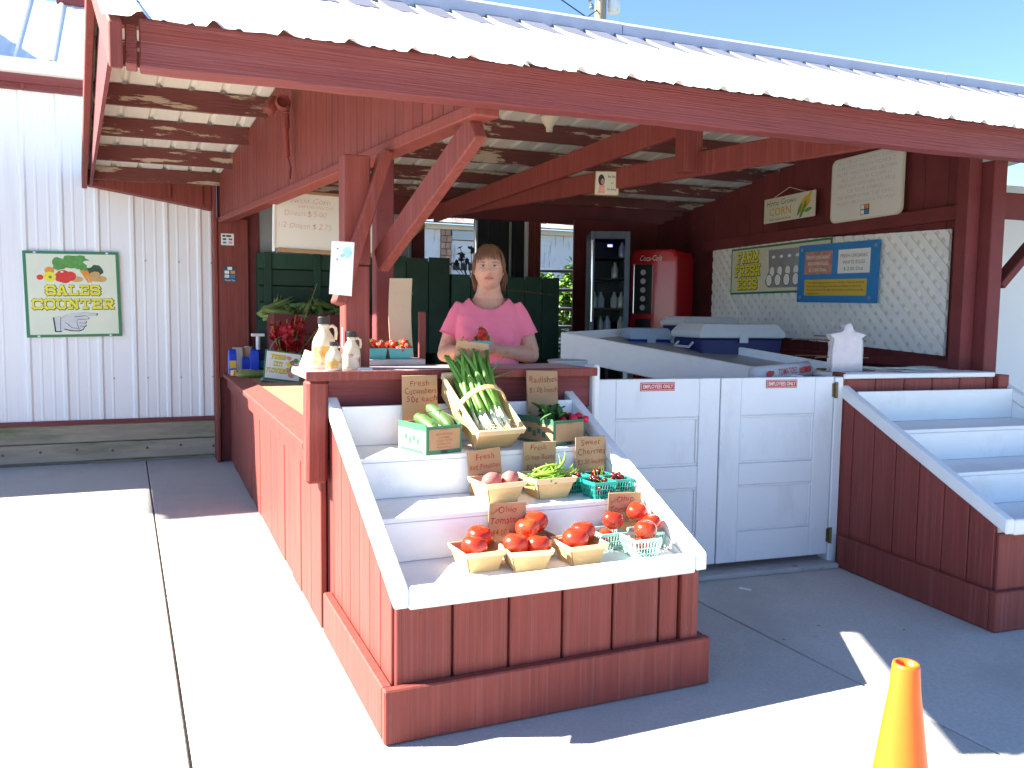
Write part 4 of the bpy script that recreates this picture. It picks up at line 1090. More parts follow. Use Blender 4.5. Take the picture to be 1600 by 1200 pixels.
s = thing('egg_poster', 'blue egg price poster pinned over the lattice', 'poster', Rl(1.058, 1.385, 1.415), (0, .02, RY))
MB().box(-.42, .42, 0, .004, 0, .42).build('panel', 'bluesign', s)
MB().box(-.345, -.045, -.0014, -.0002, .205, .37).build('photo', 'eggpink', s)
MB().box(.02, .335, -.0014, -.0002, .205, .37).build('photo', 'paper', s)
MB().box(-.335, .315, -.0014, -.0002, .05, .165).build('text_panel', 'gold', s)
for k, tx in enumerate(('FRESH ORGANIC', 'BROWN EGGS', '$ 3.00 Doz')): lettering(s, tx, .034, -.195, .325 - .045 * k, 'paper', eps=.0022, wid=(.26, .22, .19)[k])
for k, tx in enumerate(('FRESH ORGANIC', 'WHITE EGGS', '$ 2.00 Doz')): lettering(s, tx, .034, .178, .325 - .045 * k, 'ink', eps=.0022, wid=(.27, .22, .19)[k], thin=-.01)
for k, (tx, wd) in enumerate((('These organic eggs are raised on our own farm. Cage free and local', .60), ('They are fed certified organic feed with no antibiotics or hormones', .57), ('You can purchase these eggs with complete confidence in quality', .60), ('organic goodness', .14))):
    lettering(s, tx, .020, -.01 - (.60 - wd) / 2, .143 - .026 * k, 'ink', eps=.0022, wid=wd)
for u, v in ((-.385, .385), (.375, .385), (-.385, .035), (.345, .035)):
    MB().lathe([(.014, 0), (.012, .003)], seg=10).build('pin', 'steel', s).matrix_local = Matrix.Translation((u, 0, v)) @ Matrix.Rotation(PI / 2, 4, 'X')

s = thing('novelty_sign', 'small cream sign with a dark haired lady hanging from the truss', 'sign', (1.985, 2.24, 2.045), (0, .04, -.55))
MB().box(-.072, .072, 0, .006, 0, .142).build('panel', 'cream_warm', s)
for x0, x1, z0, z1 in ((-.074, .074, -.003, .001), (-.074, .074, .141, .145), (-.076, -.071, -.003, .145), (.071, .076, -.003, .145)): MB().box(x0, x1, -.003, .007, z0, z1).build('edging', 'boardwood', s)
flat_poly(s, ell(-.035, .09, .020, .035, 14, .1), 'ink', .0012)
flat_poly(s, ell(-.028, .082, .011, .018, 12), 'eggpink', .0018)
flat_poly(s, [(-.055, .01), (-.01, .01), (-.014, .06), (-.045, .06)], 'faintred', .0014)
for k, tx in enumerate(('Be Nice', 'or', 'Go Away!')): lettering(s, tx, .022, .032, .112 - .038 * k, 'ink', eps=.0014, wid=(.055, .014, .06)[k])
MB().tube([(-.05, .003, .142), (0, .003, .20), (.05, .003, .142)], .0015, 5).build('hanging_wire', 'rust', s)

s = card('notice_paper', 'sunlit white paper notice pinned on the knee brace', 'paper', (.092, 1.052, 1.372), (0, .05, -.05), .088, .214, 'paper', t=.001)
flat_poly(s, ell(.018, .172, .018, .022, 12, 0, .4), 'teal_ink', .0012)
flat_poly(s, ell(.0, .158, .012, .006, 10, .5, .4), 'teal_ink', .0014)
for z in (.185, .142): MB().lathe([(.003, 0), (.002, .002)], seg=6).build('tack', 'ink', s).matrix_local = Matrix.Translation((-.02, 0, z)) @ Matrix.Rotation(PI / 2, 4, 'X')
s = card('notice_paper', 'small white card low on the corner post above the jugs', 'paper', (.1285, 1.20, 1.152), (0, 0, -PI / 2), .022, .085, 'paper', t=.001)

s = thing('flower_sign', 'framed Fresh Cut Flowers sign leaning on the left counter', 'sign', (.245, 3.86, .802), (-.35, .14, 0))
MB().box(-.132, .132, 0, .010, 0, .225).build('frame', 'greensign', s, bev=.002)
MB().box(-.122, .122, -.0014, -.0002, .011, .214).build('face', 'paper', s)
for k, (tx, wd) in enumerate((('FRESH', .105), ('CUT', .065), ('FLOWERS', .145))): slab_word(s, tx, -.035 - (.01 if k == 2 else 0), .178 - .052 * k, wd, .036, eps=.0018, out=.06)
for k in range(9):
    flat_poly(s, ell(.065 + .03 * math.sin(k * 2.1), .05 + .016 * k, .024 - .001 * k, .02, 10, k, .35), ('faintred', 'yellow', 'eggpink', 'pgreen')[k % 4], .0022 + .0003 * k)
MB().box(-.14, .15, .015, .09, -.006, .012).build('base_board', 'sill', s)

# ================================================================== PRODUCE CONTAINERS
def veneer_basket(sz, h):
    t = thing('wood_basket', 'x', 'basket', (0, 0, 0), group='wood veneer baskets')
    bt, tp_ = sz * .36, sz * .5
    for k in range(4):
        b = MB(Matrix.Rotation(PI / 2 * k, 4, 'Z'))
        g_ = .004; th = .0025
        b.hexa([(-bt + g_, -bt, 0), (bt - g_, -bt, 0), (bt - g_, -bt + th, 0), (-bt + g_, -bt + th, 0), (-tp_ + g_, -tp_, h), (tp_ - g_, -tp_, h), (tp_ - g_, -tp_ + th, h), (-tp_ + g_, -tp_ + th, h)])
        b.build('side_panel', 'veneer', t)
        b = MB(Matrix.Rotation(PI / 2 * k, 4, 'Z')); q = .0032
        t0 = tp_ - (tp_ - bt) * .24
        b.hexa([(-t0 - q, -t0 - q, h * .77), (t0 + q, -t0 - q, h * .77), (t0, -t0, h * .77), (-t0, -t0, h * .77), (-tp_ - q, -tp_ - q, h + .002), (tp_ + q, -tp_ - q, h + .002), (tp_, -tp_, h + .002), (-tp_, -tp_, h + .002)])
        b.build('rim_band', 'veneerlight', t)
    MB().box(-bt, bt, -bt, bt, .0005, .004).build('bottom', 'veneer', t)
    return t
def plastic_basket(sz, h, mat):
    t = thing('plastic_basket', 'x', 'basket', (0, 0, 0), group='slatted plastic baskets')
    bt, tp_ = sz * .40, sz * .5
    b = MB(); c = MB()
    for k in range(4):
        R4 = Matrix.Rotation(PI / 2 * k, 4, 'Z')
        b.xf = R4; c.xf = R4
        for i in range(9):
            u = -1 + 2 * (i + .0) / 8
            b.bar((u * bt, -bt, .002), (u * tp_, -tp_, h - .004), .0032 if i % 8 else .006, .002, (0, -1, 0))
        for z in (.014, .034):
            kk = bt + (tp_ - bt) * z / h
            b.bar((-kk, -kk, z), (kk, -kk, z), .002, .003)
        c.bar((-tp_, -tp_, h - .002), (tp_, -tp_, h - .002), .004, .011)
    b.xf = None
    for i in range(7):
        u = -1 + 2 * i / 6; b.bar((u * bt, -bt, .0018), (u * bt, bt, .0018), .005, .0025)
    b.build('slats', mat, t); c.build('rim', mat, t)
    return t
def solid_basket(sz, h, mat):
    t = thing('berry_basket', 'x', 'basket', (0, 0, 0), group='teal berry baskets')
    bt, tp_ = sz * .42, sz * .5
    for k in range(4):
        b = MB(Matrix.Rotation(PI / 2 * k, 4, 'Z')); th = .0022
        b.hexa([(-bt, -bt, 0), (bt, -bt, 0), (bt - th, -bt + th, 0), (-bt + th, -bt + th, 0), (-tp_, -tp_, h), (tp_, -tp_, h), (tp_ - th, -tp_ + th, h), (-tp_ + th, -tp_ + th, h)])
        b.build('side_panel', mat, t)
    MB().box(-bt, bt, -bt, bt, .0005, .003).build('bottom', mat, t)
    return t
def place(proto, spots, used=[None]):
    out = []
    for k, (label, loc, rz, sc) in enumerate(spots):
        o = proto if k == 0 else clone(proto, loc)
        o.location = loc; o.rotation_euler = (0, 0, rz); o.scale = (sc, sc, sc); o['label'] = label
        out.append(o)
    return out
ZA, ZB, ZC = .4505, .6065, .7645
wb = veneer_basket(.150, .072)
place(wb, [('leftmost wood basket of tomatoes on the bottom shelf', (.376, .215, ZA), .06, 1.0),
           ('wood basket holding two front tomatoes beside the leftmost tomato basket', (.530, .165, ZA), -.10, 1.0),
           ('wood basket half hidden behind the front tomato basket', (.622, .288, ZA), .10, .92),
           ('wood basket of two tomatoes right of the other wood baskets on the bottom shelf', (.735, .165, ZA), .02, .98),
           ('wood basket of red potatoes on the middle shelf', (.562, .505, ZB), .08, 1.08),
           ('wood basket heaped with green beans', (.772, .510, ZB), .02, 1.12)])
pb = plastic_basket(.104, .064, 'mint')
place(pb, [('pale green plastic tomato basket touching the price card', (.905, .270, ZA), .05, 1.0),
           ('pale green plastic basket of tomatoes nearest the front rail', (.975, .150, ZA), -.03, 1.03),
           ('pale green plastic tomato basket against the right rail', (1.050, .235, ZA), .0, .95)])
pc = plastic_basket(.098, .060, 'teal')
place(pc, [('teal plastic cherry basket next to the green beans', (.905, .545, ZB), .05, 1.0),
           ('teal plastic cherry basket nearest the shelf edge', (.952, .425, ZB), .08, 1.02),
           ('teal plastic cherry basket by the right rail', (1.052, .455, ZB), -.02, 1.0),
           ('teal plastic cherry basket behind under the Sweet Cherries sign', (1.025, .566, ZB), .03, .96)])

# tomatoes
def tomato_mesh(seed):
    rs = random.Random(seed); ph = rs.random() * 6
    def fn(d):
        a = math.atan2(d.y, d.x)
        k = 1 + .025 * math.sin(5 * a + ph) * (1 - abs(d.z)) + .02 * math.sin(3 * a + ph * 2)
        t = max(0, (d.z - .72) / .28); k *= 1 - .20 * t * t * (3 - 2 * t)
        return k
    b = MB(); b.ball((0, 0, 0), (.036, .036, .0305), 22, 14, fn); return b.mesh('tomato', 'tomato', smooth=True)
tms = [tomato_mesh(k) for k in range(4)]
sb = MB()
for k in range(5):
    a = k * 1.257; sb.tube([(0, 0, .0225), (.006 * math.cos(a), .006 * math.sin(a), .026), (.017 * math.cos(a), .017 * math.sin(a), .0275)], [.0018, .0028, .0006], 5)
sb.tube([(0, 0, .022), (.001, .001, .034)], .0018, 5)
stem_me = sb.mesh('calyx', 'stem')
TG = 'ripe red tomatoes on the bottom shelf'
_tc = {}
def tomato(x, y, z, sc, label, calyx=False):
    k = _tc.get(label, 0); _tc[label] = k + 1
    label = label.replace('red tomato', ('large red tomato at the front', 'large red tomato at the back', 'smaller red tomato low')[k])
    o = put('tomato', random.choice(tms), None, None, (x, y, z), (random.uniform(-.3, .3), random.uniform(-.3, .3), random.uniform(0, 6)), (sc, sc, sc))
    tag(o, label, 'tomato', TG)
    if calyx: put('calyx', stem_me, None, o)
LB_ = 'red tomato in the leftmost wood basket'
for x, y, z, s_ in ((.352, .180, .536, 1.22), (.400, .262, .544, 1.25), (.372, .225, .505, .95)): tomato(x, y, z, s_, LB_)
for x, y, z, s_ in ((.490, .158, .534, 1.24), (.569, .150, .526, 1.20), (.530, .195, .495, .8)): tomato(x, y, z, s_, 'red tomato in the wood basket at the front edge')
for x, y, z, s_ in ((.580, .262, .556, 1.20), (.635, .312, .562, 1.25), (.640, .275, .50, .75)): tomato(x, y, z, s_, 'red tomato in the half hidden rear wood basket')
for x, y, z, s_ in ((.712, .150, .534, 1.28), (.772, .208, .540, 1.26), (.738, .175, .495, .75)): tomato(x, y, z, s_, 'red tomato in the rightmost wood tomato basket')
for x, y, z, s_ in ((.922, .258, .556, 1.14), (.892, .262, .492, .75), (.915, .29, .495, .75)): tomato(x, y, z, s_, 'red tomato in the plastic basket by the price card')
for x, y, z, s_ in ((.996, .150, .540, 1.15), (.955, .150, .492, .75), (.985, .165, .485, .75)): tomato(x, y, z, s_, 'red tomato in the front plastic basket')
for x, y, z, s_ in ((1.045, .292, .572, 1.10), (1.058, .212, .545, 1.02), (1.055, .24, .488, .75)): tomato(x, y, z, s_, 'red tomato in the plastic basket at the right rail')

# potatoes
for k, (x, y, z, sx_, sz_, r) in enumerate(((.530, .475, .683, .040, .036, .2), (.605, .480, .684, .038, .035, 1.2), (.567, .490, .660, .028, .026, 2.2), (.57, .545, .66, .037, .03, .7))):
    ph = k * 1.7
    b = MB(); b.ball((0, 0, 0), (sx_, sx_ * .86, sz_), 20, 13, lambda d: 1 + .07 * mnoise.noise(d * 1.6 + Vector((ph, 0, 0))) - .10 * max(0, 1 - ((d - Vector((.5, -.7, .5)).normalized()).length / .22)))
    o = b.build('red_potato', 'potato', None, smooth=True); o.location = (x, y, z); o.rotation_euler = (0, 0, r)
    tag(o, ['pinkish red potato at the left of its basket', 'pinkish red potato at the right of its basket', 'red potato showing low between two larger ones', 'red potato at the back of its basket'][k], 'potato', 'red potatoes')

# green beans
bean_me = []
for k in range(6):
    rs = random.Random(k); b = MB(); L_ = rs.uniform(.09, .125); cv = rs.uniform(-.02, .022)
    pts = [(L_ * (t - .5), cv * (4 * (t - .5) ** 2 - 1) + 0, .004 * math.sin(t * 5 + k)) for t in [i / 8 for i in range(9)]]
    b.tube(pts, [.0012, .0034, .0044, .0048, .0046, .0049, .0044, .0034, .0010], 6); bean_me.append(b.mesh('green_bean', 'bean', smooth=True))
rs = random.Random(3)
for k in range(64):
    a = rs.gauss(.35, .55); r = rs.random()
    x, y = .772 + rs.uniform(-.055, .055), .505 + rs.uniform(-.05, .05)
    z = .655 + .055 * max(0, 1 - ((x - .772) ** 2 + (y - .505) ** 2) / .0045) * rs.uniform(.5, 1.1) + rs.uniform(0, .012)
    o = put('green_bean', bean_me[k % 6], None, None, (x, y, z), (rs.uniform(-.4, .4), rs.gauss(-.12, .28), a))
    tag(o, 'green bean heaped in the wood basket', 'green bean', 'green beans in the wood basket')
for x, y, z, ry, a in ((.822, .50, .735, -1.0, .3), (.815, .515, .72, -1.15, .8), (.838, .49, .705, -.5, .2), (.85, .50, .69, -.35, .1)):
    o = put('green_bean', bean_me[1], None, None, (x, y, z), (0, ry, a)); tag(o, 'green bean sticking up out of the heap', 'green bean', 'green beans in the wood basket')

# cherries
cb = MB(); cb.ball((0, 0, 0), (.0118, .0118, .011), 12, 8, lambda d: 1 - (.12 if d.z > .9 else 0)); cherry_me = cb.mesh('cherry', 'cherry', smooth=True)
st_me = []
for k in range(3):
    b = MB(); b.tube([(0, 0, .009), (.004 + .003 * k, .002, .022), (.014 + .006 * k, .004 - .006 * k, .034)], [.0008, .0008, .0013], 4); st_me.append(b.mesh('cherry_stem', 'bean'))
rs = random.Random(11)
for q, (cx, cy, nm) in enumerate(((.905, .545, 'dark cherry in the teal basket beside the beans'), (.952, .425, 'dark red cherry in the teal basket at the shelf edge'), (1.052, .455, 'dark red cherry in the teal basket at the right rail'), (1.025, .566, 'dark cherry in the rear teal basket under the sign'))):
    for k in range(34):
        lay = 0 if k < 16 else (1 if k < 27 else 2)
        rr = (.037, .034, .022)[lay]
        x, y = cx + rs.uniform(-rr, rr), cy + rs.uniform(-rr, rr)
        z = ZB + (.022, .046, .064)[lay] + rs.uniform(0, .007)
        o = put('cherry', cherry_me, None, None, (x, y, z), (rs.uniform(-1, 1), rs.uniform(-1, 1), rs.uniform(0, 6)), (rs.uniform(.92, 1.1),) * 3)
        tag(o, nm, 'cherry', 'cherries in teal baskets')
        if lay and k % 2: put('cherry_stem', st_me[k % 3], None, o)

# ------------------------------------------------------------------ printed card boxes with cucumbers and radishes
def card_box(label, loc, rz, w_, d_, h_, lines):
    t = thing('produce_box', label, 'box', loc, (0, 0, rz), 'printed cardboard produce boxes')
    th = .004
    MB().box(-w_ / 2, w_ / 2, 0, th, 0, h_).build('front_panel', 'cardgreen', t)
    MB().box(-w_ / 2 + .012, w_ / 2 - .008, -.0012, -.0002, .016, h_ - .012).build('front_print', 'cardboard', t)
    for sx in (-1, 1):
        xa, xb_ = (-w_ / 2, -w_ / 2 + th) if sx < 0 else (w_ / 2 - th, w_ / 2)
        MB().box(xa, xb_, th + .0005, d_, 0, h_ * .82).build('side_panel', 'cardpale' if lines else 'cardboard', t)
        MB().box(xa, xb_, th + .0005, d_, h_ * .821, h_ * 1.06).build('side_band', 'cardgreen', t)
        xo = (xa - .0012, xa - .0002) if sx < 0 else (xb_ + .0002, xb_ + .0012)
        MB().box(*xo, .02, d_ - .02, 0.001, h_ * .12).build('side_print', 'cardgreen', t)
        for q in range(4): MB().box(*xo, .05 + .03 * q, .072 + .03 * q, h_ * (.30 + .12 * (q % 2)), h_ * (.52 + .1 * (q % 2))).build('side_print', 'cardgreen' , t)
    MB().box(-w_ / 2 + th, w_ / 2 - th, d_ - th, d_, 0, h_).build('back_panel', 'cardboard', t)
    MB().box(-w_ / 2 + th, w_ / 2 - th, th, d_ - th, .0006, .004).build('bottom', 'cardboard', t)
    MB().box(-.014, .014, -.0022, -.0013, .004, .013).build('hand_slot', 'ink', t)
    for k, (tx, wd) in enumerate(lines): lettering(t, tx, .011, .0, h_ * .70 - .0125 * k, 'redink', eps=.0018, wid=wd, thin=-.01)
    lettering(t, '1 LB. BOX', .010, 0, h_ * .86, 'redink', eps=.0018, wid=.035, thin=-.01)
    return t
card_box('green and tan cardboard box of cucumbers on the top shelf', (.408, .668, ZC), .25, .160, .21, .108, [('GREENHOUSE GROWN', .075), ('CUCUMBERS', .05), ('PACKED BY THE FARM', .07), ('RITTMAN, OHIO', .06), ('PRODUCE OF U.S.A.', .065)])
card_box('green and tan cardboard box of radishes on the top shelf', (.968, .708, ZC), .27, .176, .235, .104, [])
def cuke(x, y, z, L_, r, rx, rz, label):
    b = MB(); pts = []; rr = []
    for i in range(13):
        t = i / 12; pts.append((.008 * math.sin(t * 3), L_ * (t - .5), 0)); rr.append(r * (max(.02, 1 - abs(2 * t - 1) ** 3.4)) ** .5)
    b.tube(pts, rr, 16); o = b.build('cucumber', 'cuke', None, smooth=True); o.location = (x, y, z); o.rotation_euler = (rx, 0, rz)
    tag(o, label, 'cucumber', 'cucumbers in the box')
cuke(.365, .765, .868, .19, .027, .25, .20, 'leftmost cucumber in the box')
cuke(.422, .770, .893, .20, .026, .38, .28, 'cucumber lying on top in the box')
cuke(.468, .790, .870, .17, .024, .25, .25, 'cucumber on the right side of the box')
o = MB().tube([(.318, .72, .865), (.322, .72, .915), (.49, .80, .925), (.50, .80, .87)], .0012, 5).build('wire_handle', 'rust'); tag(o, 'thin wire bent over the cucumber box', 'wire')
for k, (x, y, z, r) in enumerate(((1.005, .745, .868, .019), (1.040, .765, .874, .017), (1.058, .735, .866, .015), (.965, .76, .862, .016), (1.015, .80, .87, .018))):
    b = MB(); b.ball((0, 0, 0), (r, r, r * 1.05), 14, 10); o = b.build('radish', 'radish', None, smooth=True); o.location = (x, y, z); o.rotation_euler = (1.3, .3 * k, .8 * k)
    tag(o, ['red radish at the front left of the bunch', 'red radish with a long root', 'small red radish at the box corner', 'red radish half under the leaves', 'red radish behind in the box'][k], 'radish', 'radishes in the box')
    MB().tube([(0, 0, -r * .95), (.004, .004, -r * 1.6), (.01, 0, -r * 2.6)], [.003, .0016, .0005], 5).build('root', 'whiteroot', o)
rs = random.Random(5)
lf = MB(); lf.v = [Vector(q) for q in ((0, 0, 0), (.012, .01, .004), (.016, .03, .007), (.009, .048, .004), (0, .055, -.002), (-.009, .047, .004), (-.016, .029, .006), (-.012, .011, .004), (0, .028, 0))]
lf.f = [[0, 1, 8], [1, 2, 8], [2, 3, 8], [3, 4, 8], [4, 5, 8], [5, 6, 8], [6, 7, 8], [7, 0, 8]]
leaf_me = lf.mesh('radish_leaf', 'leaf', smooth=True)
rl = thing('radish_greens', 'dark green radish leaves spilling over the box edge', 'leaves', (.93, .80, ZC + .09))
for k in range(46):
    put('leaf', leaf_me, None, rl, (rs.gauss(.0, .04), rs.gauss(0, .035), .01 + rs.uniform(0, .035)), (rs.gauss(0, .5), rs.gauss(0, .5), rs.uniform(0, 6.3)), (rs.uniform(.7, 1.25),) * 3)

# ------------------------------------------------------------------ handled basket of green onions
OB = Matrix.Translation((.630, .715, ZC + .002)) @ Matrix.Rotation(.17, 4, 'Z') @ Matrix.Rotation(.60, 4, 'X')
t = thing('handled_basket', 'tilted wooden handled basket full of green onions', 'basket', tuple(OB.translation), (.60, 0, .17))
w0, w1, d_, h_ = .082, .100, .34, .105
for sx in (-1, 1):
    b = MB(); b.hexa([(sx * w0, 0, 0), (sx * (w0 + .004), 0, 0), (sx * (w0 + .004), d_, 0), (sx * w0, d_, 0), (sx * w1, -.012, h_), (sx * (w1 + .004), -.012, h_), (sx * (w1 + .004), d_ + .012, h_), (sx * w1, d_ + .012, h_)]); b.build('side_panel', 'veneer', t)
    b = MB(); b.hexa([(sx * (w1 - .002) + sx * .004, -.016, h_ - .022), (sx * (w1 + .003) + sx * .004, -.016, h_ - .022), (sx * (w1 + .003) + sx * .004, d_ + .014, h_ - .022), (sx * (w1 - .002) + sx * .004, d_ + .014, h_ - .022), (sx * (w1 + .002) + sx * .004, -.016, h_ + .004), (sx * (w1 + .006) + sx * .004, -.016, h_ + .004), (sx * (w1 + .006) + sx * .004, d_ + .014, h_ + .004), (sx * (w1 + .002) + sx * .004, d_ + .014, h_ + .004)]); b.build('rim_band', 'veneerlight', t)
for y0, y1 in ((0, -.012), (d_ - .004, d_ + .010)):
    b = MB(); b.hexa([(-w0, y0, 0), (w0, y0, 0), (w0, y0 + .004, 0), (-w0, y0 + .004, 0), (-w1, y1, h_), (w1, y1, h_), (w1, y1 + .004, h_), (-w1, y1 + .004, h_)]); b.build('end_panel', 'veneer', t)
    b = MB(); b.box(-w1 - .004, w1 + .004, y1 - .004, y1 + .006, h_ - .020, h_ + .004); b.build('rim_band', 'veneerlight', t)
MB().box(-w0, w0, 0, d_, .0005, .004).build('bottom', 'veneer', t)
b = MB(); rings = []
for k in range(17):
    a = PI * k / 16; x_, z_ = -(w1 + .010) * math.cos(a), h_ * .55 + .125 * math.sin(a)
    nx, nz = -math.cos(a) * .0035, math.sin(a) * .0035
    rings.append([(x_ - nx, .155, z_ - nz), (x_ - nx, .178, z_ - nz), (x_ + nx, .178, z_ + nz), (x_ + nx, .155, z_ + nz)])
b.loft(rings); b.build('handle', 'veneer', t, smooth=False)
rs = random.Random(21)
onion_meshes = []
for k in range(5):
    r2 = random.Random(100 + k)
    lv = MB()
    for q in range(3):
        bend = r2.uniform(-.055, .045); up = r2.uniform(-.02, .05); L_ = r2.uniform(.25, .34)
        pts = [(bend * t * t + .004 * (q - 1), .07 + L_ * t, .006 * t + up * t * t) for t in [i / 7 for i in range(8)]]
        lv.tube(pts, [.0052, .0070, .0082, .0086, .0086, .0084, .0080, .0074], 8)
    bl = MB(); bl.tube([(0, -.004, 0), (0, .004, 0), (0, .014, 0), (0, .035, 0), (0, .085, 0)], [.002, .0075, .0085, .0062, .0058], 8)
    rt = MB()
    for q in range(9): rt.tube([(0, 0, 0), (r2.gauss(0, .006), -.010, r2.gauss(0, .005)), (r2.gauss(0, .016), -.026 - r2.random() * .014, r2.gauss(-.004, .01))], .0006, 3)
    onion_meshes.append((lv.mesh('leaf', 'onion' if k % 5 not in (1, 3) else 'onion_pale', smooth=True), bl.mesh('bulb', 'whiteroot', smooth=True), rt.mesh('root', 'whiteroot')))
for k in range(34):
    cl = (-.048, 0.0, .048)[k % 3]
    lx = cl + rs.gauss(0, .013); lz = .050 + rs.uniform(0, .05); ly = .045 + rs.uniform(-.02, .03)
    m_ = OB @ Matrix.Translation((lx, ly, lz)) @ Matrix.Rotation(rs.gauss(cl * 1.2 - .10, .06), 4, 'Z') @ Matrix.Rotation(rs.gauss(.06, .06), 4, 'X')
    o = thing('green_onion', 'green onion with white bulb lying in the tilted basket', 'green onion', tuple(m_.translation), tuple(m_.to_euler()), 'green onions in the handled basket')
    lm, bm_, rm = onion_meshes[k % 5]
    put('leaf', lm, None, o); bb = put('bulb', bm_, None, o); put('root', rm, None, bb)
for k, (x0, y0, z0, x1, y1, z1) in enumerate(((.72, .95, 1.03, .83, .97, 1.06), (.71, .96, 1.05, .79, .95, 1.14), (.60, .95, 1.02, .52, .93, 1.07))):
    o = MB().tube([(x0 - .03, y0 - .12, z0 - .12), (x0, y0, z0), (x1, y1, z1)], [.006, .005, .0008], 6).build('onion_leaf', 'onion', None, smooth=True)
    tag(o, ['stray onion leaf drooping over the counter edge', 'stray onion leaf pointing up to the right', 'stray onion leaf bent to the left'][k], 'leaf')

# ------------------------------------------------------------------ syrup jugs on the counter
def jug(label, loc, r, h, lab, rz):
    t = thing('syrup_jug', label, 'jug', loc, (0, 0, rz), 'cream syrup jugs on the counter corner')
    pr = [(r * .80, 0), (r * .97, h * .015), (r, h * .06), (r, h * .40), (r * .97, h * .50), (r * .82, h * .60), (r * .56, h * .70), (r * .42, h * .76), (r * .40, h * .80), (r * .44, h * .82), (r * .44, h * .86)]
    b = MB(); b.lathe(pr, seg=28, sx=1, sy=.80); b.build('body', 'jug', t, smooth=True)
    MB().lathe([(r * .50, h * .862), (r * .52, h * .87), (r * .52, h * .985), (r * .46, h)], seg=20, sy=.9).build('cap', 'black', t, smooth=False)
    hx = r
    MB().tube([(r * .38, 0, h * .80), (r * .70, 0, h * .83), (r * .98, 0, h * .78), (r * 1.02, 0, h * .68), (r * .93, 0, h * .56)], [r * .14, r * .14, r * .14, r * .14, r * .15], 10).build('handle', 'jug', t, smooth=True)
    b = MB(); n_ = 15; lo, hi = h * .09, h * .43
    a0, a1 = -PI * .5 - 1.05, -PI * .5 + 1.05
    for k in range(n_):
        aa = [a0 + (a1 - a0) * q / n_ for q in (k, k + 1)]
        b.face([((r + .0008) * math.cos(aa[0]), (r * .80 + .0008) * math.sin(aa[0]), lo), ((r + .0008) * math.cos(aa[1]), (r * .80 + .0008) * math.sin(aa[1]), lo), ((r + .0008) * math.cos(aa[1]), (r * .80 + .0008) * math.sin(aa[1]), hi), ((r + .0008) * math.cos(aa[0]), (r * .80 + .0008) * math.sin(aa[0]), hi)])
    b.build('label_print', lab, t, smooth=True)
    return t
CT = 1.0645
jug('tall cream syrup jug with amber label, largest of three', (.045, 1.165, CT), .049, .218, 'juglabel', -.2)
jug('smallest cream syrup jug with amber label in front', (.062, 1.045, CT), .034, .118, 'juglabel', -.15)
jug('medium cream syrup jug with maple leaf label beside the post', (.142, 1.085, CT), .038, .158, 'juglabel2', -.1)
o = card('folded_card', 'white folded card behind the jugs at the counter corner', 'paper', (-.02, 1.26, CT), (-.3, .25, -.5), .05, .075, 'paper', t=.001)
o = MB().box(.155, .225, 1.06, 1.12, CT, CT + .008).build('paper_pad', 'paper', None); tag(o, 'small white pad on the counter by the post', 'pad')

# strawberries
def berry_mesh(k):
    b = MB(); b.ball((0, 0, 0), (.0165, .0165, .020), 12, 9, lambda d: 1 + (-.28 * max(0, -d.z) ** 1.5) + .03 * mnoise.noise(d * 2 + Vector((k, 0, 0)))); return b.mesh('strawberry', 'straw', smooth=True)
bms = [berry_mesh(k) for k in range(3)]
cb = MB()
for k in range(7):
    a = k * .9; cb.face([(0, 0, .0195), (.006 * math.cos(a - .4), .006 * math.sin(a - .4), .021), (.015 * math.cos(a), .015 * math.sin(a), .0185), (.006 * math.cos(a + .4), .006 * math.sin(a + .4), .021)])
cb.tube([(0, 0, .019), (.001, 0, .028)], .001, 4)
cal_me = cb.mesh('calyx', 'stem')
def strawberry(x, y, z, label, grp, sc=1.0, flip=False):
    o = put('strawberry', random.choice(bms), None, None, (x, y, z), (random.uniform(-1.4, 1.4) + (PI if flip else 0), random.uniform(-1.2, 1.2), random.uniform(0, 6)), (sc,) * 3)
    tag(o, label, 'strawberry', grp); put('calyx', cal_me, None, o)
bx = thing('grey_carton', 'low grey printed carton under the strawberry baskets', 'carton', (.385, 1.37, CT))
MB().box(-.145, .145, -.07, .07, 0, .030).build('carton', 'sill', bx, bev=.003)
sbk = solid_basket(.112, .048, 'pulp')
place(sbk, [('teal strawberry basket beside the post on the carton', (.300, 1.37, CT + .0305), .02, 1.0), ('teal strawberry basket in front of the tall pale card', (.418, 1.365, CT + .0305), -.02, 1.0)])
rs = random.Random(8)
for cx, nm in ((.300, 'strawberry in the teal basket beside the post'), (.418, 'strawberry in the teal basket in front of the pale card')):
    for k in range(20):
        lay = k // 10
        strawberry(cx + rs.uniform(-.044, .044), 1.367 + rs.uniform(-.042, .042), CT + (.070, .092)[lay] + rs.uniform(0, .010) - (.35 * (abs(rs.gauss(0, .02)))), nm, 'strawberries on the counter', rs.uniform(.85, 1.1))
hb = clone(sbk, (.900, 1.555, 1.128), (0, 0, -.38), 'teal strawberry basket in the hands of the woman', (.88, .88, .88))
for k in range(12):
    lay = k // 8
    strawberry(.900 + rs.uniform(-.032, .032), 1.555 + rs.uniform(-.032, .032), 1.128 + (.045, .065)[lay] + rs.uniform(0, .006), 'strawberry in the basket the woman holds', 'strawberries in the held basket', rs.uniform(.9, 1.15))
strawberry(.903, 1.545, 1.212, 'large strawberry on top of the basket the woman holds', 'strawberries in the held basket', 1.3)

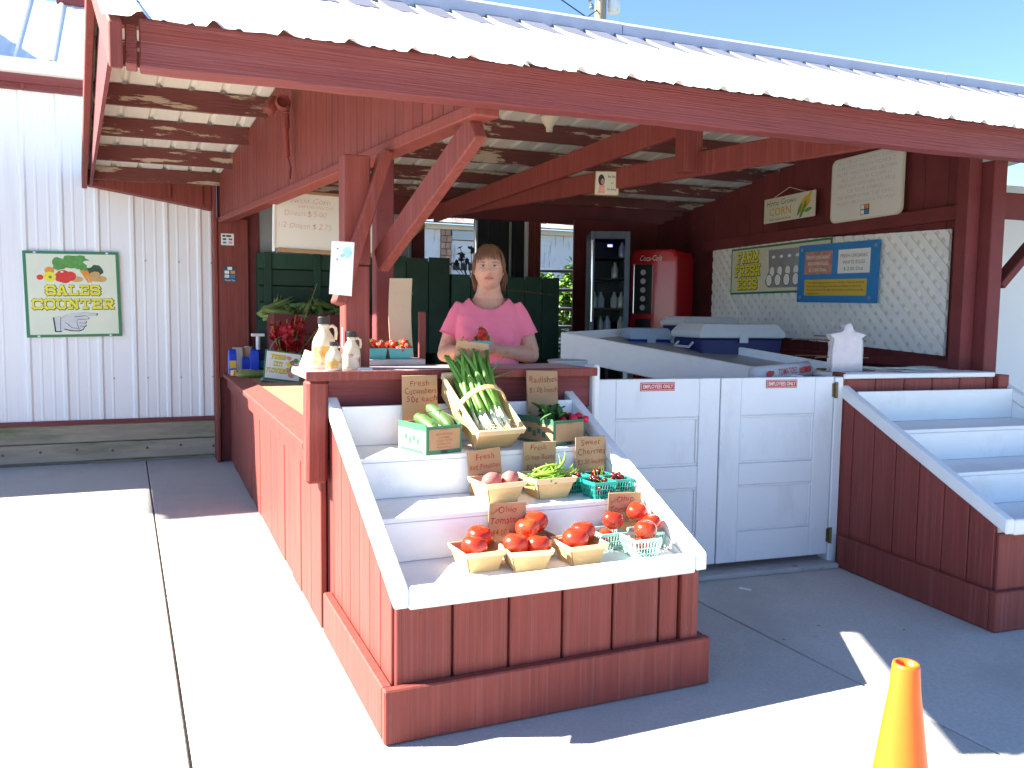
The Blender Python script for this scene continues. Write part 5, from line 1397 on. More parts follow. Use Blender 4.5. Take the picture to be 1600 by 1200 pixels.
# ================================================================== LEFT COUNTER GOODS
ZL = .7925
def pack(label, loc, rz, w_, d_, h_, mat, band=None, lean=0):
    t = thing('snack_pack', label, 'package', loc, (lean, 0, rz))
    b = MB(); rings = []
    for k, (s_, z) in enumerate(((.92, 0), (1.0, .12), (1.0, .5), (.97, .8), (.9, .93), (.86, 1.0))):
        q = .15 if z > .95 else (.6 if z > .9 else 1)
        rings.append([(-w_ / 2 * s_, -d_ / 2 * q, h_ * z), (w_ / 2 * s_, -d_ / 2 * q, h_ * z), (w_ / 2 * s_, d_ / 2 * q, h_ * z), (-w_ / 2 * s_, d_ / 2 * q, h_ * z)])
    b.loft(rings); b.build('bag', mat, t, bev=.004)
    if band:
        MB().box(-w_ * .42, w_ * .42, -d_ / 2 - .004, -d_ / 2 - .001, h_ * .25, h_ * .55).build('print', band, t)
    return t
pack('slim blue snack pack at the left end of the counter', (-.022, 4.72, ZL), .1, .060, .05, .205, 'blue', 'gold')
pack('blue snack pack next to the flower sign', (.150, 4.72, ZL), -.05, .075, .05, .200, 'blue')
pack('dark blue snack pack behind the flower sign', (.220, 4.78, ZL), .0, .09, .05, .195, 'coolnavy', 'bluesign')
pack('low blue snack pack between two taller ones', (.085, 4.78, ZL), .0, .06, .05, .14, 'blue')
t = thing('grey_display_box', 'grey open display box holding blue snack packs', 'box', (.055, 4.90, ZL))
MB().box(-.06, .02, 0, .012, 0, .21).build('panel', 'sill', t); MB().box(.022, .09, .02, .032, 0, .21).build('panel', 'cardboard', t)
rs = random.Random(4)
for k in range(12):
    b = MB(); b.box(-.018, .018, -.008, .008, 0, .045); o = b.build('treat_packet', 'juglabel', None, bev=.003); o.location = (-.03 + .0125 * k, 4.60 + rs.uniform(-.02, .02), ZL); o.rotation_euler = (rs.uniform(-.3, .3), rs.uniform(-.3, .3), rs.uniform(-.6, .6))
    tag(o, 'small amber treat packet in front of the blue packs', 'packet', 'amber treat packets')
def ear(label, loc, rot, L_=.27, r=.026, group='ears of sweet corn'):
    t = thing('corn_ear', label, 'corn', loc, rot, group)
    if 'ear' not in _cache:
        b = MB(); b.tube([(.0, -.5 * L_ + L_ * i / 9, 0) for i in range(10)], [.010, .020, .025, .027, .027, .026, .024, .020, .013, .004], 10); _cache['ear'] = b.mesh('husk', 'husk', smooth=True)
        b = MB(); r2 = random.Random(1)
        for q in range(6):
            a = q * 1.05 + .2; cx, cz = .026 * math.cos(a), .026 * math.sin(a)
            nx, nz = -math.sin(a) * .014, math.cos(a) * .014
            pts = []
            for i in range(6):
                tt = i / 5; k = (1 - tt) * 1.0; rad = .9 + .35 * tt * tt * r2.uniform(.6, 1.3)
                pts.append((Vector((cx * rad - nx * k, -.1 + .28 * tt, cz * rad - nz * k)), Vector((cx * rad + nx * k, -.1 + .28 * tt, cz * rad + nz * k))))
            for i in range(5): b.face([pts[i][0], pts[i][1], pts[i + 1][1], pts[i + 1][0]])
        _cache['husk2'] = b.mesh('husk_leaf', 'husk', smooth=True)
    put('husk', _cache['ear'], None, t); put('husk_leaf', _cache['husk2'], None, t)
    return t
_cache = {}
e = ear('single ear of corn lying on the plywood counter by the flower sign', (.135, 4.33, ZL + .03), (0, 0, -1.45))
e.scale = (1.15, 1.25, 1.15)

# corn bin and heaped ears
t = thing('corn_bin', 'red wooden bin heaped with sweet corn behind the flowers', 'bin', (.66, 4.62, ZL))
for k in range(3): MB().box(-.38, .42, -.10, -.078, .002 + .165 * k, .162 + .165 * k).build('front_board', 'red_dark', t, bev=.003)
for sx in (-.378, .398): MB().box(sx, sx + .02, -.0775, .46, .002, .49).build('side_board', 'red_dark', t)
MB().box(-.38, .42, .461, .48, .002, .49).build('back_board', 'red_dark', t)
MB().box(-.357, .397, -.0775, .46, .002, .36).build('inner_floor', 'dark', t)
rs = random.Random(17)
for k in range(44):
    x = .30 + .74 * rs.random(); y = 4.58 + .44 * rs.random()
    z = ZL + .40 + .15 * rs.random() + .06 * (y - 4.58)
    ear('ear of sweet corn heaped in the red bin', (x, y, z), (rs.gauss(.2, .45), rs.gauss(0, .4), rs.uniform(0, 6.3)), group='ears heaped in the corn bin')

# gladiolus bucket
t = thing('flower_bucket', 'metal bucket of red gladiolus flowers on the left counter', 'bucket', (.335, 4.22, ZL))
MB().lathe([(.075, 0), (.09, .16), (.094, .16), (.094, .168), (.086, .168), (.08, .03)], seg=24).build('pail', 'steel', t, smooth=True)
MB().tube([(-.093 * math.cos(PI * k / 14) * 1.45, 0, .16 + .17 * math.sin(PI * k / 14)) for k in range(15)], .0022, 6).build('handle', 'steel', t)
fl = MB(); r2 = random.Random(2)
for q in range(6):
    a = q * 1.05
    p0 = Vector((0, 0, 0)); m0 = Vector((math.cos(a), math.sin(a), .55)) * .022; sd = Vector((-math.sin(a), math.cos(a), 0)) * .016
    tip = Vector((math.cos(a), math.sin(a), .35)) * .044
    fl.face([p0, m0 - sd, tip + Vector((0, 0, .004)), m0 + sd])
fl_me = fl.mesh('floret', 'flower', smooth=True)
for k in range(8):
    a = rs.uniform(0, 6.3); lean = rs.uniform(.12, .5); L_ = rs.uniform(.32, .42)
    if k == 0: a, lean, L_ = .45, .36, .68
    if k == 1: a, lean, L_ = .2, .75, .50
    d = Vector((math.cos(a) * lean, math.sin(a) * lean * .5, 1)).normalized()
    base = Vector((math.cos(a) * .03, math.sin(a) * .03, .1))
    g_ = thing('gladiolus', ['tall gladiolus stem rising past the corn bin', 'gladiolus stem leaning right of the bucket', 'red gladiolus spray in the bucket'][min(k, 2)], 'flower', tuple(Vector((.335, 4.22, ZL)) + base), (0, 0, 0), 'gladiolus flowers in the bucket')
    MB().tube([(0, 0, 0), tuple(d * L_ * .5), tuple(d * L_ + Vector((.01, 0, -.01)))], [.005, .004, .002], 6).build('stem', 'bean', g_)
    n_ = 4 if k < 2 else 11
    for q in range(n_):
        tt = (.18 + .30 * q / n_) if k < 2 else (.20 + .75 * q / n_)
        o = put('floret', fl_me, None, g_, tuple(d * L_ * tt + Vector((rs.gauss(0, .022), rs.gauss(0, .02), rs.gauss(0, .012)))), (rs.gauss(0, .8), rs.gauss(0, .8), rs.uniform(0, 6)), (rs.uniform(.8, 1.25) * (1.15 - .3 * tt),) * 3)
    if k < 2:
        for q in range(6): put('bud', fl_me, None, g_, tuple(d * L_ * (.55 + .07 * q) + Vector((.006 * (-1) ** q, 0, 0))), (0, .6 * (-1) ** q, 1.0 * q), (.28,) * 3)
for k, (x, y, z, r) in enumerate(((.44, 4.25, 1.30, .5), (.52, 4.3, 1.33, -.3), (.58, 4.28, 1.27, .2), (.55, 4.2, 1.22, .9))):
    b = MB(); b.face([(0, 0, 0), (.018, .05, .01), (.012, .12, 0), (0, .17, -.03), (-.012, .12, 0), (-.018, .05, .01)]); o = b.build('green_leaf', 'leaf', None); o.location = (x, y, z); o.rotation_euler = (.5, .3, r); tag(o, 'broad green leaf hanging over the corn bin', 'leaf', 'loose leaves over the corn')
t = thing('hand_pump', 'white plastic T handle standing by the corner board', 'pump', (.205, 4.95, ZL))
MB().tube([(0, 0, 0), (0, 0, .30)], .018, 10).build('tube', 'white', t); MB().box(-.055, .055, -.02, .02, .30, .325).build('handle', 'white', t, bev=.005)
t = thing('glass_jar', 'cloudy jar beside the white T handle', 'jar', (.14, 5.02, ZL)); MB().lathe([(.05, 0), (.052, .01), (.052, .17), (.04, .19)], seg=18).build('body', 'sill', t, smooth=True); MB().lathe([(.042, .19), (.042, .215)], seg=18).build('lid', 'steel', t)

# ================================================================== GREEN BULK BINS
def bulk_bin(label, x0, x1, y0, y1, z0, z1, vertical=True):
    t = thing('bulk_bin', label, 'bin', ((x0 + x1) / 2, y0, z0), group='dark green bulk bins')
    w_ = x1 - x0; h = z1 - z0; d_ = y1 - y0
    if vertical:
        n_ = max(3, int(w_ / .15)); ww = w_ / n_
        for k in range(n_): MB().box(-w_ / 2 + ww * k + .004, -w_ / 2 + ww * (k + 1) - .004, 0, .018, .08, h - .01 * (k % 2)).build('front_board', 'green', t, bev=.002)
    else:
        n_ = max(3, int(h / .14)); hh = (h - .08) / n_
        for k in range(n_): MB().box(-w_ / 2, w_ / 2, 0, .018, .08 + hh * k + .004, .08 + hh * (k + 1) - .004).build('front_board', 'green', t, bev=.002)
        for sx in (-w_ / 2 + .05, w_ / 2 - .11, 0): MB().box(sx, sx + .06, -.016, -.001, .05, h).build('cleat', 'green', t, bev=.002)
    MB().box(-w_ / 2, -w_ / 2 + .018, .0185, d_, .08, h).build('side_panel', 'green', t); MB().box(w_ / 2 - .018, w_ / 2, .0185, d_, .08, h).build('side_panel', 'green', t)
    MB().box(-w_ / 2 + .02, w_ / 2 - .02, d_ - .018, d_, .08, h).build('back_panel', 'green', t)
    for sx in (-w_ / 2 + .03, -.04, w_ / 2 - .11): MB().box(sx, sx + .08, 0.0, d_, 0, .078).build('runner', 'green', t)
    return t
bulk_bin('dark green bin low behind the corn, topped by another', 0.98, 1.72, 4.5, 5.1, 0, .88, False)
bulk_bin('tall dark green slatted bin between the posts', 1.16, 1.735, 4.46, 5.1, .885, 1.775, True)
bulk_bin('dark green bin rising behind the corn heap', .22, 1.145, 5.02, 5.2, .885, 1.80, False)
bulk_bin('lower dark green bin directly behind the woman', 1.75, 2.78, 4.5, 5.1, 0, .82, False)
bulk_bin('upper dark green bin directly behind the woman', 1.75, 2.78, 4.46, 5.1, .825, 1.64, True)
t = thing('steel_rod', 'thin steel rod leaning across the bin behind the woman', 'rod', (2.35, 4.44, 1.50)); MB().tube([(-.32, 0, .02), (.05, 0, .01), (.36, 0, -.02)], .006, 6).build('rod', 'rust', t)
t = thing('dried_flowers', 'dark dried flower bunch in front of the rear opening', 'flowers', (1.98, 4.52, 1.64))
rs = random.Random(31)
dk_me = fl.mesh('floret', 'dark', smooth=True)
for k in range(16):
    x, z = rs.uniform(-.22, .24), rs.uniform(.06, .24)
    MB().tube([(x * .6, 0, 0), (x, 0, z)], .003, 4).build('stem', 'dark', t)
    put('floret', dk_me, None, t, (x, rs.uniform(-.03, .03), z), (rs.gauss(0, 1), rs.gauss(0, 1), 0), (.8,) * 3)
t = thing('plastic_tub', 'white and red plastic tub right of the woman', 'tub', (1.42, 1.62, .88))
MB().lathe([(.075, 0), (.10, .12), (.105, .175), (.11, .18), (.102, .185), (.09, .13)], seg=22).build('tub', 'coollid', t, smooth=True); MB().lathe([(.088, .05), (.0995, .10), (.1005, .10), (.089, .05)], seg=22).build('band', 'redsign', t)
t = thing('side_shelf', 'red shelf carrying the white tub behind the counter end', 'shelf', (1.42, 1.62, 0)); MB().box(-.13, .13, -.13, .13, .85, .879).build('board', 'red_dark', t, bev=.003); MB().box(-.03, .03, -.03, .03, 0, .85).build('leg', 'red_dark', t)

# ================================================================== FRIDGE, VENDING MACHINE, COOLERS
t = thing('glass_door_fridge', 'glass door fridge with bottles beside the red vending machine', 'fridge', (3.045, 4.02, 0), (0, 0, -.40))
w_, d_, h = .34, .43, 2.03
MB().box(-w_ / 2, -w_ / 2 + .03, .03, d_, .05, h).build('side_panel', 'dark', t); MB().box(w_ / 2 - .03, w_ / 2, .03, d_, .05, h).build('side_panel', 'steel', t)
MB().box(-w_ / 2 + .03, w_ / 2 - .03, d_ - .03, d_, .05, h).build('back_panel', 'dark', t); MB().box(-w_ / 2, w_ / 2, .03, d_, h - .06, h - .001).build('top_panel', 'dark', t); MB().box(-w_ / 2, w_ / 2, .03, d_, 0, .25).build('base', 'dark', t)
for x0, x1, z0, z1 in ((-w_ / 2, -w_ / 2 + .035, .26, h), (w_ / 2 - .045, w_ / 2, .26, h), (-w_ / 2 + .035, w_ / 2 - .045, h - .065, h), (-w_ / 2 + .035, w_ / 2 - .045, .26, .32)): MB().box(x0, x1, 0, .028, z0, z1).build('door_frame', 'tube', t, bev=.004)
MB().box(-w_ / 2 + .036, w_ / 2 - .046, .010, .016, .321, h - .066).build('glass_pane', 'glass', t)
for z in (.75, 1.15, 1.36, 1.62, 1.80): MB().box(-w_ / 2 + .03, w_ / 2 - .03, .06, d_ - .04, z, z + .008).build('wire_shelf', 'dark', t)
MB().box(-.02, .02, .05, .058, h - .13, h - .11).build('display', 'screen', t)
MB().tube([(-w_ / 2 + .01, -.05, 1.25), (-w_ / 2 + .01, -.05, 1.95)], .011, 8).build('door_handle', 'chrome', t)
rs = random.Random(6)
bm_ = MB(); bm_.lathe([(.03, 0), (.032, .01), (.032, .09), (.014, .13), (.014, .15)], seg=12); bot = bm_.mesh('bottle', None, smooth=True)
for row, z in enumerate((1.16, 1.37, 1.63, 1.81)):
    for q in range(5):
        if (row >= 2 and q < 3) or (row + q) % 3 == 0: continue
        fx, fy = -.12 + .06 * q, .14 + .02 * (q % 2)
        o = put('bottle', bot.copy(), ('sill', 'greymetal', 'coolgrey', 'steel')[(row + q) % 4] if row < 2 else 'greymetal', None, (3.045 + fx * math.cos(-.40) - fy * math.sin(-.40), 4.02 + fx * math.sin(-.40) + fy * math.cos(-.40), z), None, (1, 1, .95))
        tag(o, 'bottle standing on a fridge shelf', 'bottle', 'bottles in the fridge')

t = thing('vending_machine', 'vintage red rounded soda vending machine', 'vending machine', (3.485, 4.03, 0), (0, 0, -.98))
def vprof(hw, h, r, n_=8):
    o = [(-hw, 0), (hw, 0)]
    for k in range(n_ + 1): a = PI / 2 * k / n_; o.append((hw - r + r * math.cos(a), h - r + r * math.sin(a)))
    for k in range(n_ + 1): a = PI / 2 + PI / 2 * k / n_; o.append((-hw + r + r * math.cos(a), h - r + r * math.sin(a)))
    return o
hv = 1.895
b = MB(); P0 = vprof(.225, hv, .075)
b.loft([[(x * .90, 0, .03 + z * .975) for x, z in P0], [(x * .98, .012, .01 + z * .992) for x, z in P0], [(x, .04, z) for x, z in P0], [(x, .39, z) for x, z in P0], [(x * .95, .42, z * .985) for x, z in P0]])
b.build('cabinet', 'vend', t, smooth=False, bev=.004)
MB().box(-.175, -.005, -.006, -.0005, 1.33, 1.76).build('window_recess', 'dark', t, bev=.002)
b = MB(); pr = [(-.18, 1.325), (-.0, 1.325), (0, 1.765), (-.18, 1.765), (-.18, 1.325)]
b.tube([(x, -.008, z) for x, z in pr], .006, 6); b.build('chrome_trim', 'chrome', t)
for k in range(5): MB().lathe([(.026, 0), (.024, .006)], seg=12).build('bottle_cap', 'coollid', t).matrix_local = Matrix.Translation((-.09, -.006, 1.38 + .078 * k)) @ Matrix.Rotation(PI / 2, 4, 'X')
MB().box(-.16, -.01, -.006, -.0005, 1.19, 1.28).build('dispense_slot', 'dark', t, bev=.002)
MB().tube([(-.222, -.012, 1.58), (-.235, -.035, 1.53), (-.222, -.035, 1.46)], .008, 6).build('handle', 'chrome', t)
lettering(t, 'Coca-Cola', .07, -.02, 1.815, 'paper', eps=.004, shear=.3, wid=.21, thin=.004, hand=.03)

def cooler(label, loc, rz, w_, d_, h, body, lid, lidh=.09):
    t = thing('cooler', label, 'cooler', loc, (0, 0, rz), 'picnic coolers')
    b = MB(); k = .94
    b.loft([[(-w_ / 2 * k, -d_ / 2 * k, 0), (w_ / 2 * k, -d_ / 2 * k, 0), (w_ / 2 * k, d_ / 2 * k, 0), (-w_ / 2 * k, d_ / 2 * k, 0)], [(-w_ / 2 * .98, -d_ / 2 * .98, h - lidh - .002), (w_ / 2 * .98, -d_ / 2 * .98, h - lidh - .002), (w_ / 2 * .98, d_ / 2 * .98, h - lidh - .002), (-w_ / 2 * .98, d_ / 2 * .98, h - lidh - .002)]]); b.build('body', body, t, bev=.012)
    b = MB(); r = []
    for s_, z in ((1.0, 0), (1.03, .006), (1.03, lidh * .4), (.90, lidh * .92), (.86, lidh)):
        r.append([(-w_ / 2 * s_, -d_ / 2 * s_, h - lidh + z), (w_ / 2 * s_, -d_ / 2 * s_, h - lidh + z), (w_ / 2 * s_, d_ / 2 * s_, h - lidh + z), (-w_ / 2 * s_, d_ / 2 * s_, h - lidh + z)])
    b.loft(r); b.build('lid', lid, t, bev=.006)
    for sx in (-1, 1): MB().tube([(sx * w_ * .5, -d_ * .25, h - lidh - .03), (sx * (w_ * .5 + .03), -d_ * .25, h - lidh - .06), (sx * (w_ * .5 + .03), d_ * .25, h - lidh - .06), (sx * w_ * .5, d_ * .25, h - lidh - .03)], .009, 6).build('handle', lid, t)
    MB().box(-.03, .03, -d_ / 2 * 1.03 - .008, -d_ / 2 * 1.03, h - lidh - .03, h - lidh + .02).build('latch', lid, t)
    return t
cooler('large navy cooler with a chunky white lid', (2.98, 2.30, .96), -.12, .62, .40, .30, 'coolnavy', 'coollid', .095)
cooler('small bright blue cooler with pale grey lid', (2.60, 2.72, 1.02), -.25, .30, .24, .20, 'coolblue', 'coolgrey', .08)
cooler('dark cooler with flat white lid at the back', (3.27, 3.02, 1.02), -.1, .48, .34, .285, 'coolnavy', 'coollid', .07)
t = thing('cooler_bench', 'dark bench carrying the coolers by the lattice', 'bench', (2.98, 2.62, 0), (0, 0, -.1))
MB().box(-.50, .62, -.56, .56, .925, .955).build('bench_top', 'dark', t); 
for x, y in ((-.46, -.5), (.56, -.5), (-.46, .5), (.56, .5)): MB().box(x - .03, x + .03, y - .03, y + .03, 0, .925).build('leg', 'dark', t)
MB().box(-.2, .62, .1, .56, .957, 1.015).build('riser', 'dark', t)

# bag rack with carrier bags, printed bag roll
t = thing('bag_rack', 'rusty wire rack for carrier bags on the right counter', 'rack', Rl(.20, .27, 1.0145), (0, 0, RROT))
for z, dx in ((.165, 0), (.075, .02)):
    for y_ in (-.09, .09):
        b = MB(); b.tube([(-.25 + dx, y_, z), (-.235 + dx, y_, z + .006), (.10 + dx, y_, z), (.10 + dx, y_ + .015, z)], .0035, 6); b.build('wire_arm', 'rust', t)
    MB().tube([(.10 + dx, -.09, z), (.10 + dx, .09, z)], .0035, 6).build('wire_bar', 'rust', t)
for x_ in (.09, .125): MB().tube([(x_, .09, 0), (x_, .09, .19)], .004, 6).build('upright', 'rust', t)
MB().tube([(-.10, .09, .19), (.14, .09, .185)], .0035, 6).build('wire_bar', 'rust', t)
MB().box(-.06, .16, -.10, .11, 0, .006).build('base_plate', 'rust', t)
t = thing('carrier_bags', 'pink tinted white carrier bags hanging on the wire rack', 'bags', Rl(.155, .15, 1.016), (0, 0, RROT))
rs = random.Random(9)
for k in range(3):
    b = MB(); n_ = 10; rings = []
    prof = [(.105, 0), (.105, .06), (.10, .12), (.096, .165), (.098, .185), (.12, .20), (.075, .21), (.035, .22), (.03, .235), (.026, .25), (.012, .262)]
    for i, (wd, z) in enumerate(prof):
        r_ = []
        for j in range(16):
            a = 2 * PI * j / 16
            wv = 1 + .12 * math.sin(j * 2.3 + i * .8 + k)
            r_.append((wd * math.cos(a) * (1 if abs(math.sin(a)) < .9 else .9) + .004 * rs.gauss(0, 1), (.012 + .006 * math.sin(j * 3 + i)) * math.sin(a) * wv + .018 * k, z + .003 * rs.gauss(0, 1)))
        rings.append(r_)
    b.loft(rings); b.build('bag', 'bag', t, smooth=True)
t = thing('printed_bag_roll', 'white printed tomato bag lying rolled beside the bag rack', 'bag', Rl(-.195, .26, .955), (0, -.08, RROT + .1))
b = MB(); b.tube([(-.18, 0, .055), (-.17, 0, .055), (.20, 0, .05)], [.02, .045, .048], 14); b.build('roll', 'coollid', t, smooth=True)
lettering(t, 'TOMATOES', .05, .02, .06, 'redsign', eps=.052, wid=.13, thin=.012)
for u in (-.10, .13, .16): flat_poly(t, ell(u, .058, .026, .018, 12, .2, .3), 'redsign', .051)
t = thing('bag_shelf', 'dark shelf under the printed bag roll', 'shelf', Rl(-.195, .26, 0), (0, 0, RROT)); MB().box(-.22, .21, -.08, .10, .93, .953).build('board', 'dark', t); MB().box(-.2, -.15, -.03, .03, 0, .93).build('leg', 'dark', t); MB().box(.13, .18, -.03, .03, 0, .93).build('leg', 'dark', t)

# ================================================================== FIXTURES
t = thing('lamp_holder', 'porcelain bulb holder under the metal roof', 'lamp holder', (1.87, 2.83, 2.53))
MB().lathe([(.022, 0), (.024, .03), (.032, .04), (.07, .085), (.072, .10), (.06, .102)], seg=22).build('holder', 'porcelain', t, smooth=True)
MB().box(-.05, .05, -.04, .04, .1025, .23).build('mounting_block', 'purlin', t)
t = thing('flood_light', 'old red painted flood light on the beaded header', 'light', (.150, 2.74, 2.44))
MB().lathe([(.034, 0), (.036, .05), (.028, .09), (.02, .10)], seg=18).build('housing', 'red', t, smooth=True).matrix_local = Matrix.Translation((-.13, -.06, .0)) @ Matrix.Rotation(.5, 4, 'Y') @ Matrix.Rotation(-.3, 4, 'X')
b = MB(); b.lathe([(.040, 0), (.043, .012), (.043, .03), (.034, .04), (.030, .03), (.028, .012)], seg=20); b.build('lens_ring', 'red', t, smooth=False).matrix_local = Matrix.Translation((-.06, -.13, .03)) @ Matrix.Rotation(1.4, 4, 'X')
MB().lathe([(.028, 0), (.028, .004)], seg=16).build('lens', 'lampwhite', t).matrix_local = Matrix.Translation((-.06, -.135, .032)) @ Matrix.Rotation(1.4, 4, 'X')
b = MB(); b.lathe([(.030, 0), (.034, .02), (.034, .09), (.02, .10)], seg=16); b.build('junction_box', 'purlin', t).matrix_local = Matrix.Translation((0, 0, .05)) @ Matrix.Rotation(-PI / 2, 4, 'Y')
MB().tube([(-.03, -.04, .0), (-.028, -.035, -.08)], .022, 12).build('neck', 'red', t); MB().tube([(-.028, -.035, -.08), (-.02, -.03, -.24)], .016, 10).build('conduit', 'red', t); MB().tube([(-.02, -.03, -.24), (.0, -.02, -.30), (-.01, -.05, -.37)], .006, 6).build('cable', 'red_dark', t)

# ================================================================== CONE
t = thing('traffic_cone', 'bright orange traffic cone cut off at the bottom right', 'cone', (.566, -1.352, 0))
b = MB(); b.lathe([(.115, .03), (.108, .035), (.026, .66), (.0225, .705), (.021, .711), (.0165, .711), (.0165, .69), (.020, .62), (.098, .032)], seg=48, cap=False); b.build('body', 'cone', t, smooth=True)
b = MB(); r = .17
b.prism(rounded(.36, .36, .04), lambda x, z: (x, z - .18, 0), lambda x, z: (x, z - .18, .029)); b.build('base', 'cone', t, bev=.006)

# ================================================================== BEYOND THE STALL
pole = thing('utility_pole', 'weathered wooden utility pole above the roof ridge', 'utility pole', (7.29, 12.0, 0))
MB().lathe([(.16, 0), (.11, 7.0), (.10, 9.5)], seg=18).build('shaft', 'pole', pole, smooth=True)
MB().tube([(.08, 0, 7.55), (.22, -.02, 7.6), (.26, -.02, 7.52)], .025, 8).build('lamp_arm', 'steel', pole)
MB().lathe([(.04, .36), (.09, .30), (.12, .22), (.125, .10), (.115, 0), (.10, -.01)], seg=20).build('lamp_globe', 'lampwhite', pole, smooth=True).location = (.27, -.02, 7.03)
MB().tube([(-.11, -.02, 6.6), (-.11, -.02, 7.6)], .012, 6).build('conduit', 'greymetal', pole)
for k, (z0, sg) in enumerate(((7.25, .5), (7.4, .3), (7.05, .6))):
    MB().tube([(-.05, 0, z0), (-.45, -.3, z0 - .10 * k - .1), (-1.6, -1.2, z0 - .55 + .1 * k), (-5, -4, z0 + .3 * k)], .012, 5).build('wire', 'dark', pole)
for k in range(3): MB().lathe([(.03, 0), (.05, .02), (.03, .05), (.045, .07), (.02, .1)], seg=10).build('insulator', 'steel', pole).location = (-.30 - .05 * k, -.2, 6.95 + .13 * k)

barn = thing('old_barn', 'weathered white barn with shingled roof seen through the rear openings', 'barn', (6.5, 12.0, 0))
MB().box(1.0, 4.145, 12.0, 17, 0, 2.86).build('wall', 'barn', barn, world=True)
MB().box(4.98, 12.0, 12.0, 17, 0, 2.86).build('wall', 'barn', barn, world=True)
MB().box(4.145, 4.98, 12.25, 17, 0, 2.86).build('wall', 'barn', barn, world=True)
z = 0.0; row = 0
while z < 2.7:
    for k in range(2):
        x0 = 4.15 + .11 * k - (.03 if row % 2 else 0) * (1 if k else 0)
        MB().box(x0 + .004, x0 + (.105 if k else .078 if row % 2 else .106), 11.98, 12.2, z + .004, z + .112).build('block', 'brick', barn, world=True, bev=.004)
    z += .117; row += 1
MB().box(4.365, 4.98, 12.03, 12.24, 0, 2.62).build('garage_door', 'barn', barn, world=True)
for x0 in (4.40, 4.545, 4.69, 4.835):
    o = MB().box(x0, x0 + .115, 12.018, 12.029, 2.09, 2.22).build('window_pane', 'dark', barn, world=True)
for z0 in (.6, 1.2, 1.8, 2.4): MB().box(4.37, 4.98, 12.02, 12.029, z0, z0 + .02).build('door_rail', 'barntrim', barn, world=True)
MB().box(4.36, 4.99, 11.97, 12.2, 2.63, 2.79).build('door_header', 'greymetal', barn, world=True)
MB().box(.8, 12.2, 11.90, 11.995, 2.80, 2.885).build('fascia', 'barntrim', barn, world=True)
rs = random.Random(12)
sh = MB(); sh.box(-.10, .10, -.01, .26, 0, .018); sh_me = sh.mesh('shingle', 'shingle')
inv = PM[barn].inverted()
roofb = MB().hexa([(.7, 11.75, 2.88), (12.3, 11.75, 2.88), (12.3, 16, 5.3), (.7, 16, 5.3), (.7, 11.75, 2.90), (12.3, 11.75, 2.90), (12.3, 16, 5.32), (.7, 16, 5.32)]).build('roof', 'shingle', barn, world=True)
for r_ in range(4):
    for k in range(26):
        x = 3.4 + .205 * k + (.1 if r_ % 2 else 0) + rs.uniform(-.01, .01)
        y = 11.71 + .18 * r_ + rs.uniform(-.012, .012)
        m_ = Matrix.Translation((x, y, 2.90 + .569 * (y - 11.75) + .012)) @ Matrix.Rotation(.518 + rs.uniform(-.06, .02), 4, 'X') @ Matrix.Rotation(rs.uniform(-.05, .05), 4, 'Z')
        put('shingle', sh_me, None, roofb).matrix_local = inv @ m_

# tube gate and post in the rear doorway
t = thing('tube_gate', 'dark steel tube gate across the rear doorway', 'gate', (3.45, 5.62, 0))
for z in (.75, .95, 1.17, 1.36, 1.56, 1.76): MB().tube([(-.75, 0, z), (.62, 0, z + .015)], .019, 10).build('rail', 'tube', t, smooth=True)
for x in (.26, -.7): MB().tube([(x, .002, .72), (x, .002, 1.9)], .028, 10).build('upright', 'tube', t, smooth=True)
t = thing('fence_post', 'grey weathered fence post behind the tube gate', 'post', (3.87, 5.85, 0))
MB().lathe([(.085, 0), (.075, 2.35), (.06, 2.38)], seg=16).build('trunk', 'bark', t, smooth=True)
# leafy bush
def bush(label, cx, cy, r, h, n_, seed):
    t = thing('leafy_bush', label, 'bush', (cx, cy, 0), group='bushes beyond the rear doorway')
    rs = random.Random(seed)
    for k in range(7):
        a = k * .9; MB().tube([(0, 0, 0), (math.cos(a) * r * .35, math.sin(a) * r * .35, h * .55), (math.cos(a) * r * .7, math.sin(a) * r * .7, h * .93)], [.025, .015, .006], 6).build('branch', 'bark', t)
    cl = [(rs.gauss(0, r * .45), rs.gauss(0, r * .45), h * rs.uniform(.15, .95), r * rs.uniform(.2, .38)) for _ in range(16)]
    b = MB()
    for k in range(n_):
        c = cl[k % len(cl)]
        d = Vector((rs.gauss(0, 1), rs.gauss(0, 1), rs.gauss(0, 1))).normalized() * c[3] * rs.uniform(.5, 1.05)
        p = Vector(c[:3]) + d
        L_ = rs.uniform(.07, .13); a = rs.uniform(0, 6.3); tl = rs.gauss(-.3, .5)
        u = Vector((math.cos(a) * math.cos(tl), math.sin(a) * math.cos(tl), math.sin(tl))); v = u.cross(Vector((0, 0, 1)))
        if v.length < .1: v = Vector((1, 0, 0))
        v = v.normalized() * L_ * .33; mid = Vector((0, 0, .012))
        b.face([p, p + u * L_ * .5 + v + mid, p + u * L_, p + u * L_ * .5 - v + mid])
    o = b.build('foliage', 'bushleaf', t); o['kind'] = 'stuff'
    return t
bush('bright leafy bush behind the tube gate', 4.02, 6.75, .78, 1.95, 5200, 1)
bush('lower bush left of the fence post beyond the doorway', 3.35, 7.3, .6, 1.35, 2600, 2)
# white annex at the right edge
t = thing('white_annex', 'white building wall past the right end of the stall', 'building', Rl(3.2, 1.4), (0, 0, RROT))
MB(RM).box(1.62, 5.2, 1.35, 1.45, 0.0, 2.25).build('wall', 'wallmetal', t, world=True)
MB(RM).box(1.58, 1.618, 1.33, 1.46, 0.0, 2.25).build('corner_trim', 'white', t, world=True)
MB(RM).box(1.56, 5.3, 1.25, 1.6, 2.252, 2.30).build('roof_edge', 'roofmetal', t, world=True)
